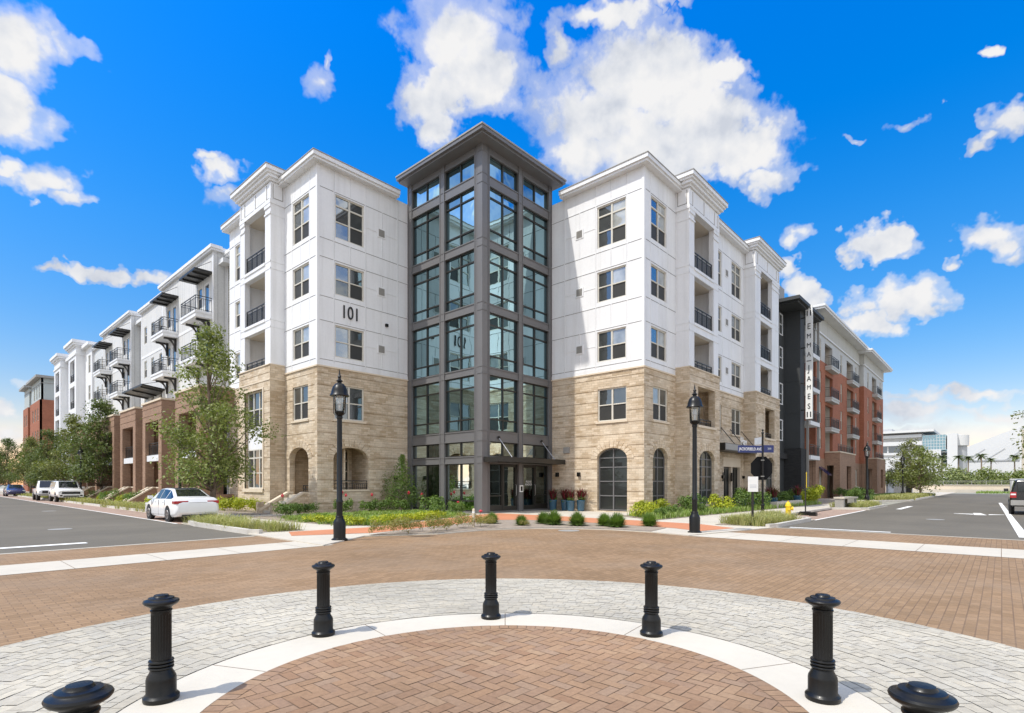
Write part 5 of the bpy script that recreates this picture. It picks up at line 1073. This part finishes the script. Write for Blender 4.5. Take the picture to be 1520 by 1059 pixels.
stuff('grass',cover([(20.8,6.5),(26,6.45),(26.7,7.8),(26.2,8.0),(20.6,8.0)],6500,.14,.5,13,.018,1.2,48,.36),'grass_blade','pale ornamental grass in the kerb bed by the hydrant','grass')
stuff('grass',cover([(38.9,6.3),(45.2,6.3),(46,7.7),(45.8,8.2),(38.4,8.2)],5500,.15,.55,14,.022,1.2,48,.38),'grass_blade','pale grass in the kerb bed by the stone bench','grass')
stuff('grass',cover([(60.4,6.4),(84,6.4),(84,8.8),(60.4,8.8)],9000,.25,.6,15,.05,.9,160,.5),'grass_blade','pale grass in the far kerb bed under the young trees','grass')
stuff('grass',cover([(8.7,30.5),(9.9,30.5),(9.9,100),(8.7,100)],9000,.2,.5,16,.04,.9,160,.5),'grass_blade','rough grass verge behind the parked cars of the left street','grass')
stuff('grass',cover([(111,-40),(127,-40),(127,3),(111,3)],5000,.2,.5,17,.12,.9),'green_blade','green lawn strip before the far low wall','grass')
gL='lime edging plants along the terracotta walk'
l=plant('lime_plant','x','plant',shrubmesh(.8,.28,520,.06,5,clumps=9,asp=.7),'leaf_lime','foliage',gL)
edge=[]
def lerp(a,b,t): return (a[0]+(b[0]-a[0])*t,a[1]+(b[1]-a[1])*t)
nm=['first','second','third','fourth','fifth','sixth','seventh','eighth','ninth','tenth','eleventh','twelfth']
for k in range(12):
    t=k/11; p=lerp((10.75,20.6),(11.15,17.75),t*2.6) if t<.385 else lerp((11.4,17.45),(15.9,19.05),(t-.385)/.615)
    edge.append((p[0]+rnd.uniform(-.1,.1),p[1]+rnd.uniform(-.1,.1),rnd.uniform(1.05,1.4),nm[k]+' bright lime plant from the left end of the edging row'))
spread(l,edge)
gM='mixed green shrubs at the foot of the left stone wing'
m_=plant('shrub','x','shrub',shrubmesh(1.0,.7,750,.10,6,clumps=11),'leaf_mid','foliage',gM)
spread(m_,[(12.2,25.2,1.04,'small dark green shrub just right of the stair cheek wall'),(13.3,25.7,0.98,'round dark shrub at the stone corner foot'),(14.9,25.3,1.23,'shrub with pink blooms behind the left lamp post'),(16.2,25.2,1.04,'low green shrub below the arched opening sill'),(17.0,25.0,1.23,'green shrub with a red bloom below the small wall light'),(17.8,24.4,1.17,'green shrub left of the tall feathery bush'),(18.6,22.6,1.49,'leafy bright green shrub before the tower left glazing'),(19.0,21.2,1.04,'shrub with red blooms before the tower, left of the corner column'),(18.5,20.5,0.91,'low shrub close to the tower corner column'),(16.9,20.2,0.91,'grey green shrub at the right end of the lime edging'),(11.4,24.6,1.10,'reddish flowering shrub beside the entrance steps')])
t2=plant('tall_shrub','tall feathery dark green bush against the tower left edge','shrub',shrubmesh(2.5,2.6,2200,.16,8,clumps=18,asp=.22),'leaf_mid'); t2.location=(18.6,25.3,.04)
MB().tube([(0,0,0),(.03,.02,.8),(.0,.05,1.5)],[.03,.025,.015],6).build('stem','bark',t2)
tp=MB(); r_=random.Random(4)
for k in range(1100):
    a=r_.random()*6.283; z=r_.uniform(1.2,3.2); q=max(.08,(3.45-z)*.5)*r_.random(); leafquad(tp,Vector((q*math.cos(a),q*math.sin(a),z)),rvec(r_)+Vector((math.cos(a),math.sin(a),0)),.17,.2,r_)
tp.build('top_sprays','leaf_fine',t2,recalc=False)
fl=plant('flower','x','flower',MB(),'petal','stalk_none') if False else None
def flower(x,y,h,lab,first=[None]):
    if first[0] is None:
        o=thing('flower',lab,'flower',(x,y,.04),group='red flowers in the corner bed',world=False); MB().tube([(0,0,0),(.02,.01,.5),(.0,.0,1.0)],[.008,.007,.006],5).build('stalk','leaf_mid',o); p=MB(); r=random.Random(2)
        for k in range(60): d=rvec(r); leafquad(p,Vector((0,0,1.0))+Vector((d.x*.07,d.y*.07,d.z*.10)),d,.075,.6,r)
        p.build('bloom','petal',o,recalc=False); o.scale=(1,1,h); first[0]=o
    else: dup(first[0],(x,y,.04),rnd.random()*6,lab,(1,1,h))
flower(18.3,24.3,1.05,'red bloom left of the pair before the tall feathery bush'); flower(18.9,23.9,.95,'red bloom right of the pair before the tall feathery bush'); flower(14.75,25.2,1.1,'red bloom just left of the left lamp post'); flower(15.1,25.4,.95,'red bloom close behind the left lamp post'); flower(16.6,25.3,.95,'red bloom below the arched opening'); flower(13.9,14.15,.55,'low red bloom beside the cream marker post'); flower(11.5,24.9,1.0,'red bloom beside the entrance steps'); flower(18.9,20.9,.6,'low red bloom before the tower corner column')
gC='lime green bushes along the right stone wing'
lb=plant('lime_bush','x','bush',shrubmesh(1.35,.85,900,.10,9,clumps=13,asp=.6),'leaf_lime','foliage',gC)
spread(lb,[(22.6,12.4,.95,'small lime bush at the stone corner of the right wing'),(23.8,12.7,1.05,'lime bush under the left half of the corner arched window'),(25.2,12.8,1.1,'lime bush under the right half of the corner arched window'),(30.0,11.6,1.35,'bright lime bush before the second arched window'),(46.5,10.9,2.0,'largest lime bush, before the charcoal block'),(48.5,11.2,1.6,'lime bush right of the largest one, before the charcoal block')])
gD='green bushes along the right stone wing'
gb=plant('green_bush','x','bush',shrubmesh(1.5,1.0,950,.11,10,clumps=12,asp=.55),'leaf_mid','foliage',gD)
spread(gb,[(22.4,11.3,0.59,'low green bush at the front tip of the right bed'),(24.2,11.6,0.65,'low green bush behind the right lamp base'),(28.2,12.4,1.18,'dark green bush beside the right lamp post'),(33.2,11.5,1.47,'broad green bush before the street door, left part'),(35.2,11.4,1.36,'broad green bush before the street door, right part'),(26.6,11.4,0.71,'small green bush in the front row right of the lamp'),(41.5,11.9,1.30,'dark green bush right of the blue pots'),(43.6,11.6,1.30,'dark green bush left of the largest lime bush'),(64.0,12.2,1.30,'dark bush below the small navy awning'),(62.5,10.6,1.42,'green bush before the brick block, by the stone bench'),(60.5,10.4,1.30,'round green bush at the start of the brick block'),(66.5,10.6,1.30,'green bush before the brown porch')])
stuff('ground_cover',cover([(21.3,11.0),(34,10.45),(46,10.1),(46,11.5),(34,12.4),(23,13.4)],7000,.15,.4,21,.035,1.0),'green_blade','low green ground cover in the bed along the right stone wing','ground cover')
stuff('ground_cover',cover([(60,9.2),(84,8.9),(84,10.5),(60,11.0)],4000,.2,.55,22,.07,1.0),'leaf_mid','low green hedge plants before the brick block','ground cover')
gE='lime hedge bushes at the foot of the left wing'
he=plant('lime_bush','x','bush',shrubmesh(1.5,.95,1000,.10,12,clumps=13,asp=.6),'leaf_lime','foliage',gE)
spread(he,[(12.4,30.0,.95,'lime bush just left of the entrance stair'),(12.3,31.4,1.0,'lime bush below the tall window, right part'),(12.2,32.8,1.0,'lime bush below the tall window, left part'),(12.0,34.3,.95,'lime bush right of the tree trunk, by the next stair'),(11.2,40.0,1.0,'lime bush behind the white sedan windows'),(11.2,44.2,1.0,'lime bush between the porch stairs behind the sedan bonnet'),(11.2,51.3,1.0,'green lime bush at the third porch'),(11.2,58.3,1.0,'green lime bush at the fourth porch')])
hg=plant('green_bush','x','bush',shrubmesh(1.6,1.0,700,.13,14,clumps=12,asp=.55),'leaf_mid','foliage','green bushes before the brick porches')
spread(hg,[(11.0,48.2,1.1,'dark green bush right of the second porch stair'),(10.9,54.5,1.2,'dark green bush left of the sedan, before the brick porch'),(10.9,56.2,1.1,'green bush beside the second tree trunk'),(10.9,62,1.1,'green bush behind the white off-road car'),(14.0,37.2,.8,'small dark shrub left of the tall stone bay')])
# ------------------------------------------------------------------ planters
PT=thing('planter','tall blue pot with red spiky plant, left of the pair by the tower doors','planter',(0,0,0),group='blue pots with spiky red plants',world=False)
MB().lathe([(.15,0),(.19,.03),(.24,.55),(.255,.57),(.255,.62),(.22,.63),(.21,.56)],20).build('pot','blue_pot',PT,smooth=True)
sp=tuftmesh(.5,.85,90,31,.05,1.1); [None for _ in ()]
mm=MB(); mm.add([(x,y,z+.56) for x,y,z in sp.v],sp.f); mm.build('spiky_leaves','leaf_red',PT,recalc=False)
sk=shrubmesh(.62,.4,260,.09,32,clumps=8,asp=.7); mm=MB(); mm.add([(x,y,z+.45) for x,y,z in sk.v],sk.f); mm.build('trailing_leaves','leaf_mid',PT,recalc=False)
PT.location=(24.9,19.35,.035)
for x,y,s,lab in ((25.25,18.75,1,'blue pot half hidden behind the left one of the pair'),(25.0,18.15,.95,'blue pot with yellow green trailing leaves, right pair front'),(25.35,17.7,1,'blue pot with the tallest red leaves, rightmost by the tower'),(36.9,12.7,1,'dark red spiky planter left of the street door'),(38.7,12.6,1,'dark red spiky planter between the street doors'),(40.6,12.2,1.05,'blue pot right of the street door, behind the thin notice post'),(38.2,11.2,1,'blue pot on the pale slab before the street door'),(43.0,11.0,1.1,'bright blue pot right of the stop sign post')): dup(PT,(x,y,.035),rnd.random()*6,lab,s)
tag(MB().box(36.5,42.5,10.5,10.9,.03,.42).build('low_slab','concrete'),'low pale concrete ledge before the street door pots','ledge')
# ------------------------------------------------------------------ trees
def tree(name,label,h,w,zb,n,ls,seed,leaf,trunk=.12,bark='bark',cone=.5,group=None,cat='tree',sub=.30,asp=.5,nc=46):
    r=random.Random(seed); o=thing(name,label,cat,(0,0,0),group=group,world=False)
    tb=MB(); tops=[]; P=[Vector((r.uniform(-.05,.05)*k,r.uniform(-.05,.05)*k,h*.93*k/7)) for k in range(8)]; tb.tube(P,[trunk*(1-.12*k) for k in range(8)],9)
    cl=[]
    for k in range(nc):
        t=(k+r.random())/nc; z=zb+(h-zb)*t; prof=math.sin(math.pi*min(1,(t*.86+.14))**(.75))**.8*(1-cone*t*.6); a=r.random()*6.283; q=w*.5*prof*math.sqrt(r.uniform(.08,1)); 
        c=Vector((q*math.cos(a),q*math.sin(a),z)); cl.append((c,r.uniform(.5,1.15)*w*sub*(1.05-.45*t)))
        if k%2==0 or q>w*.22:
            s=P[min(7,max(1,int((z-.12*h-q*.35)/(h*.93)*7)))]; mid=s.lerp(c,.5)+Vector((0,0,-.06*q)); tb.tube([s,mid,c],[trunk*.32*(1-.4*t),trunk*.2*(1-.4*t),.012],5)
    tb.build('trunk',bark,o,smooth='all',recalc=False)
    cr=MB()
    wts=[x[1]**2 for x in cl]
    for i in range(n):
        c,R=r.choices(cl,wts)[0]; d=rvec(r).normalized(); rad=R*(r.random()**.45)*r.choice((1,1,1,1.25)); p=c+Vector((d.x*rad,d.y*rad,d.z*rad*.62)); leafquad(cr,p,d*.5+rvec(r)+Vector((0,0,.5)),ls*r.uniform(.6,1.3),asp,r)
    cr.build('crown',leaf,o,recalc=False); return o
T1=tree('street_tree','large leafy street tree rising from the kerb bed behind the white sedan',8.9,4.9,1.75,13000,.16,41,'leaf_oak',.15,cone=.72,sub=.21,nc=70); T1.location=(9.5,27.9,.04); T1.rotation_euler=(0,0,2.6)
gT='street trees along the left street'
T2=tree('street_tree','dark street tree before the brick porches, nearest after the big one',9.2,5.6,2.0,7000,.25,42,'leaf_dark',.15,cone=.6,group=gT,sub=.24,nc=54); T2.location=(11.6,62.0,.04)
T3=tree('street_tree','olive street tree between the dark one and the red brick block',8.4,5.0,2.0,5200,.27,43,'leaf_olive',.13,cone=.45,group=gT,sub=.24); T3.location=(10.9,70.5,.04)
for i,(x,y,sc,src,lab) in enumerate(((10.4,82,0.84,T2,'dark tree below the white balcony bays of the left street'),(10.0,93,0.88,T3,'olive tree in front of the red brick block corner'),(11.0,103,0.84,T2,'dark tree at the foot of the red brick block'),(9.6,114,0.92,T2,'tree left of the lower red brick windows'),(9.5,128,0.84,T3,'pale tree at the far left before the sky'),(9.2,142,0.88,T2,'darker tree far along the left kerb'),(8.9,158,1.1,T3,'tree near the far left frame edge'),(4.5,176,1.2,T2,'bushy tree closing the left street, right part'),(-2,188,1.2,T3,'bushy tree closing the left street, left part'),(12.5,88,.95,T3,'small tree between two dark ones by the white block'))): dup(src,(x,y,.0),i*1.7,lab,sc)
gY='young trees in the far kerb bed'
Y1=tree('young_tree','young tree with sparse brown top in the far kerb bed, left',7.0,5.2,1.6,3600,.26,45,'leaf_olive',.09,cone=.3,group=gY,sub=.26); Y1.location=(83.5,8.4,.04)
Y2=tree('young_tree','young yellow green tree nearest the road in the far kerb bed',5.8,5.6,1.4,3400,.26,46,'leaf_oak',.11,cone=.2,group=gY,sub=.28); Y2.location=(80.2,7.15,.04)
dup(Y1,(93,10.0,.0),2,'low spreading young tree beside the grey screen wall',(1.1,1.1,.72))
gW='trees behind the low wall at the road end'
W1=tree('round_tree','x',4.3,9,.4,3200,.5,47,'leaf_haze',.16,cone=.1,group=gW,sub=.26); W2=tree('round_tree','x',4.0,10,.3,3200,.5,48,'leaf_oak',.16,cone=.1,group=gW,sub=.26)
ws=[(138,17.5,.85,W1,'hazy tree behind the low wall below the glazed arena corner'),(140,11.5,.9,W2,'green tree below the rounded arena end'),(136,6.5,.95,W1,'pale tree right of the rounded arena end'),(138,2.0,1.0,W2,'bright tree below the left palms'),(135,-2.5,.9,W2,'dark tree under the middle palms'),(137,-7,1.1,W1,'broad hazy tree below the tent roof'),(134,-11.5,1.0,W1,'hazy tree left of the tan tower'),(136,-16,1.0,W2,'green tree at the right frame edge behind the van'),(132,24,.9,W2,'tree behind the grey screen wall')]
W1.location=ws[0][:2]+(0,); W1['label']=ws[0][4]; W1.scale=(.85,)*3; W2.location=ws[1][:2]+(0,); W2['label']=ws[1][4]; W2.scale=(.9,)*3
for i,(x,y,s,src,lab) in enumerate(ws[2:]): dup(src,(x,y,0),i*2.1,lab,s)
T9=tree('street_tree','thin leafed tree whose branches just enter at the right frame edge',10,8.0,3.0,2200,.22,49,'leaf_olive',.14,cone=.2,sub=.13,nc=40); T9.location=(47,-3.9,0)
# palms
def palm(label,h,seed):
    r=random.Random(seed); o=thing('palm_tree',label,'palm tree',(0,0,0),group='palms before the arena and hall',world=False)
    MB().tube([(0,0,0),(.1,.05,h*.4),(.05,.1,h*.8),(0,.08,h)],[.3,.22,.2,.22],9).build('trunk','palm_bark',o,smooth='all'); f=MB()
    for k in range(30):
        a=k*2.4+r.random(); e=r.uniform(-.35,1.25); L=r.uniform(1.9,2.5); d=Vector((math.cos(a),math.sin(a),0)); side=d.cross(Vector((0,0,1))); prev=None
        for q in range(9):
            t=q/8; p=Vector((0,.08,h))+d*L*t*math.cos(e*(1-t*.3))+Vector((0,0,L*(math.sin(e)*t-.62*t*t)))
            if prev is not None:
                wd=.42*math.sin(math.pi*min(.97,t*.85+.15)); 
                for sg in (-1,1): f.add([prev,p,p+side*sg*wd+d*.22-Vector((0,0,.16)),prev+side*sg*wd*.75+d*.12-Vector((0,0,.12))],[(0,1,2,3)])
            prev=p
    f.build('fronds','palm_leaf',o,recalc=False); return o
PM=palm('palm before the glazed arena corner, leftmost of the row',11.8,5); PM.location=(210,15.5,0); PM.scale=(.8,)*3
for i,(x,y,s,lab) in enumerate(((210,13.4,.82,'second palm from the left, before the arena slab'),(210,9.55,.8,'palm before the rounded arena end'),(210,7.4,.78,'palm just right of the rounded arena end'),(210,4.5,.83,'tall palm before the middle of the tent roof'),(210,2.3,.72,'short palm right of the tall middle palm'),(210,-2.8,.78,'palm at the foot of the tan tower'),(84,-4.9,1.0,'near palm whose fronds cross the tan tower'))): dup(PM,(x,y,0),i*1.3,lab,s)
# ------------------------------------------------------------------ cars
def car(name,label,cat,loc,rz,paint,st,glass,wheels,wr=.33,ww=.22,extra=None,rear=True):
    o=thing(name,label,cat,loc,rz,world=False); b=MB(); rings=[]
    for (x,zb,zm,zbelt,zt,ws,wm,wb,wt) in st:
        half=[(ws,zb),(wm,zb+.12),(wm,zm),(wb,zbelt),(wt,zt-.03),(wt-.08,zt)]
        rings.append([(x,-y,z) for y,z in half]+[(x,y,z) for y,z in half[::-1]])
    n=len(rings[0])
    for r in rings: b.v+=r
    for i in range(len(rings)-1):
        for k in range(n): b.f.append((i*n+k,i*n+(k+1)%n,(i+1)*n+(k+1)%n,(i+1)*n+k))
    b.f.append(tuple(range(n))[::-1]); b.f.append(tuple((len(rings)-1)*n+k for k in range(n)))
    bo=b.build('body',paint,o,smooth=True); md=bo.modifiers.new('b','BEVEL'); md.width=.035; md.segments=2; md.limit_method='ANGLE'; md.angle_limit=R_(24)
    g=MB()
    def quad(p,ins=.9,off=.008):
        P=[Vector(q) for q in p]; c=sum(P,Vector())/4; nn=(P[1]-P[0]).cross(P[3]-P[0]).normalized(); 
        if nn.dot(c-Vector((c.x*.6,0,.7)))<0: nn=-nn
        g.add([c+(q-c)*ins+nn*off for q in P]+[c+(q-c)*ins-nn*.01 for q in P],BOXF)
    for (i,kind) in glass:
        A,B=rings[i],rings[i+1]
        if kind=='side':
            quad((A[3],B[3],B[4],A[4])); quad((A[n-4],B[n-4],B[n-5],A[n-5]))
        else: quad((A[5],A[6],B[6],B[5]),.93,.014)
    g.build('windows','car_glass',o)
    for x in wheels:
        for sg in (-1,1):
            wm_=.5*(st[2][6]+st[-3][6]); y0=sg*(wm_-ww+.015);y1=sg*(wm_+.015)
            t=MB().tube([(x,y0,wr),(x,y0+(y1-y0)*.08,wr),(x,y0+(y1-y0)*.92,wr),(x,y1,wr)],[wr*.9,wr,wr,wr*.92],24).build('wheel','tyre',o,smooth=True)
            q=MB().tube([(x,y1-sg*.02,wr),(x,y1+sg*.006,wr)],[wr*.66,wr*.62],20)
            q.build('rim','rim',t,smooth=True); h=MB()
            for k in range(6):
                a=k*math.pi/3+.5; h.tube([(x+wr*.33*math.cos(a),y1+sg*.0061,wr+wr*.33*math.sin(a)),(x+wr*.33*math.cos(a),y1+sg*.009,wr+wr*.33*math.sin(a))],wr*.12,6)
            h.build('spoke_gaps','car_trim',t)
            ar=MB().tube([(x,y1-sg*.10,wr+.01),(x,y1-sg*.012,wr+.01)],[wr*1.16,wr*1.16],24); ar.build('wheel_arch','car_trim',o)
    return o
def bx(o,name,mat,*a,bev=.012): 
    m=MB(); 
    for q in a: m.box(*q)
    return m.build(name,mat,o,bevel=bev)
#        x    zb   zm  belt  top  wsill wmax wbelt wtop
SED=[(-2.42,.42,.62,.80,.84,.70,.78,.74,.66),(-2.30,.26,.66,.97,1.06,.80,.88,.82,.74),(-1.72,.20,.68,1.00,1.10,.84,.915,.85,.74),(-.95,.19,.68,.985,1.43,.85,.915,.86,.60),(-.1,.18,.68,.97,1.475,.85,.915,.86,.62),(.5,.18,.67,.955,1.45,.85,.915,.86,.62),(1.3,.19,.66,.93,.99,.84,.915,.84,.74),(2.1,.22,.6,.78,.84,.80,.89,.80,.70),(2.42,.34,.5,.58,.64,.66,.74,.68,.56)]
c1=car('parked_car','white sedan parked at the left kerb by the big tree, tail towards us','car',(7.9,27.1,.0),R_(90),'car_white',SED,((2,'top'),(3,'side'),(4,'side'),(5,'top'),(5,'side'),(2,'side')),(-1.42,1.38))
for sg in (-1,1): bx(c1,'tail_light','tail_red',(-2.40,-2.2,sg*.62-.24,sg*.62+.24,.80,.93),(-2.30,-1.95,sg*.872-.02,sg*.872+.02,.80,.92)); bx(c1,'mirror','car_white',(.78,.98,sg*.98-.09,sg*.98+.09,.98,1.12)); bx(c1,'headlight','lamp_clear',(2.05,2.3,sg*.68-.16,sg*.68+.16,.66,.76)); bx(c1,'door_handle','car_white',(-.75,-.55,sg*.90-.02,sg*.90+.015,.85,.88),(.3,.5,sg*.90-.02,sg*.90+.015,.84,.87))
c1.scale=(.95,.95,.95); bx(c1,'boot_seam','car_trim',(-2.395,-2.36,-.70,.70,.625,.637),(-2.31,-2.29,-.70,.70,1.0,1.012),bev=0); bx(c1,'badge_strip','rim',(-2.425,-2.38,-.35,.35,.845,.862),bev=0); bx(c1,'number_plate','vent_grey',(-2.41,-2.36,-.26,.26,.70,.82)); bx(c1,'rear_valance','car_trim',(-2.38,-2.2,-.62,.62,.24,.33)); bx(c1,'roof_glass','car_glass',(-.85,.45,-.45,.45,1.45,1.483)); 
for sg in (-1,1): bx(c1,'door_seam','car_trim',(-.12,-.105,sg*.912-.01,sg*.912+.006,.28,.95),(.95,.962,sg*.910-.01,sg*.910+.006,.30,.92),(-.98,-.968,sg*.912-.01,sg*.912+.006,.45,.95),bev=0)
SUV=[(-2.35,.55,.85,1.10,1.72,.80,.88,.86,.70),(-2.25,.42,.88,1.15,1.80,.84,.94,.88,.72),(-.9,.40,.88,1.15,1.83,.86,.95,.89,.74),(.55,.40,.86,1.13,1.80,.86,.95,.89,.73),(1.15,.40,.86,1.12,1.20,.86,.95,.88,.80),(2.1,.45,.82,1.05,1.12,.84,.94,.86,.78),(2.4,.50,.75,.95,1.02,.76,.88,.80,.70)]
c2=car('parked_car','white off-road car parked facing us on the left street','car',(9.0,61.9,.0),R_(-90),'car_white',SUV,((0,'side'),(1,'side'),(2,'side'),(3,'top')),(-1.4,1.45),wr=.40,ww=.26)
bx(c2,'grille','car_trim',(2.36,2.44,-.62,.62,.70,.88)); bx(c2,'bumper','car_white',(2.25,2.52,-.85,.85,.42,.66)); bx(c2,'air_intake','car_trim',(2.5,2.535,-.55,.55,.46,.56)); bx(c2,'roof_rail','car_trim',(-1.9,.3,-.7,-.66,1.84,1.89),(-1.9,.3,.66,.7,1.84,1.89))
for sg in (-1,1): bx(c2,'headlight','lamp_clear',(2.2,2.43,sg*.74-.12,sg*.74+.12,.80,.94)); bx(c2,'mirror','car_white',(.85,1.02,sg*1.06-.1,sg*1.06+.1,1.15,1.32)); bx(c2,'fog_light','car_trim',(2.46,2.53,sg*.68-.09,sg*.68+.09,.50,.62))
PK=[(-2.7,.60,.85,1.05,1.10,.80,.88,.86,.78),(-.75,.50,.88,1.08,1.12,.84,.93,.89,.80),(-.55,.48,.88,1.10,1.84,.84,.93,.89,.70),(.6,.46,.88,1.10,1.86,.84,.93,.89,.72),(1.25,.46,.86,1.10,1.18,.84,.93,.89,.82),(2.3,.50,.82,1.04,1.12,.84,.92,.86,.78),(2.65,.58,.78,.95,1.02,.78,.86,.80,.70)]
c3=car('pickup_truck','white pickup truck parked behind the off-road car, its open bed towards the road','pickup',(8.55,68.5,.0),R_(-92),'car_white',PK,((2,'side'),(3,'top')),(-1.6,1.65),wr=.42,ww=.28)
bx(c3,'grille','car_trim',(2.6,2.69,-.6,.6,.70,.92)); bx(c3,'bumper','vent_grey',(2.6,2.8,-.88,.88,.46,.64)); bx(c3,'bed_opening','car_trim',(-2.6,-.85,-.7,.7,1.09,1.125))
for sg in (-1,1): bx(c3,'headlight','lamp_clear',(2.5,2.68,sg*.7-.12,sg*.7+.12,.78,.94)); bx(c3,'mirror','car_trim',(.95,1.12,sg*1.06-.12,sg*1.06+.12,1.15,1.36))
c4=car('parked_car','dark navy car parked far along the left kerb among the trees','car',(8.4,93.0,.0),R_(-90),'car_navy',SED,((2,'top'),(3,'side'),(4,'side'),(5,'top')),(-1.42,1.38)); 
for sg in (-1,1): bx(c4,'headlight','lamp_clear',(2.05,2.3,sg*.68-.16,sg*.68+.16,.66,.76))
c5=car('parked_car','silver car at the far left end of the street','car',(6.2,112.0,.0),R_(-94),'car_silver',SUV,((1,'side'),(2,'side'),(3,'top')),(-1.4,1.45),wr=.38)
for sg in (-1,1): bx(c5,'headlight','lamp_clear',(2.2,2.43,sg*.74-.12,sg*.74+.12,.80,.94))
c6=car('parked_car','black estate car parked at the right frame edge, tail towards us','car',(40.2,-1.24,.0),0,'car_black',SUV,((0,'side'),(1,'side'),(2,'side'),(3,'top')),(-1.4,1.45),wr=.38)
MB().add([(-2.36,-.62,1.2),(-2.36,.62,1.2),(-2.33,.55,1.66),(-2.33,-.55,1.66)],[(0,1,2,3)]) 
bx(c6,'rear_window','car_glass',(-2.385,-2.33,-.64,.64,1.18,1.64)); bx(c6,'bumper','vent_grey',(-2.5,-2.2,-.9,.9,.48,.74)); bx(c6,'number_plate','sign_white',(-2.53,-2.49,-.26,.26,.52,.66))
for sg in (-1,1): bx(c6,'tail_light','tail_red',(-2.38,-2.1,sg*.80-.12,sg*.80+.12,.86,1.16)); bx(c6,'reversing_light','lamp_clear',(-2.39,-2.3,sg*.80-.1,sg*.80+.1,1.0,1.08)); bx(c6,'mirror','car_black',(.85,1.02,sg*1.06-.1,sg*1.06+.1,1.15,1.32))
VN=thing('box_van','pale grey box van parked beyond the black car at the right frame edge','van',(56,-1.35,0),world=False); VN.scale=(.8,.85,.68)
bx(VN,'cargo_box','arena_grey',(-2.6,1.2,-1.05,1.05,.75,2.75)); bx(VN,'roof_cap','arena_white',(-2.65,1.25,-1.08,1.08,2.75,2.86)); bx(VN,'cab','arena_grey',(1.2,2.9,-1.0,1.0,.6,2.0)); bx(VN,'rear_door','arena_white',(-2.63,-2.6,-.95,-.02,.85,2.65),(-2.63,-2.6,.02,.95,.85,2.65)); bx(VN,'chassis','car_trim',(-2.5,2.8,-.9,.9,.45,.75))
for x in (-1.6,2.0):
    for sg in (-1,1): MB().tube([(x,sg*.8,.42),(x,sg*1.04,.42)],.42,20).build('wheel','tyre',VN,smooth=True)
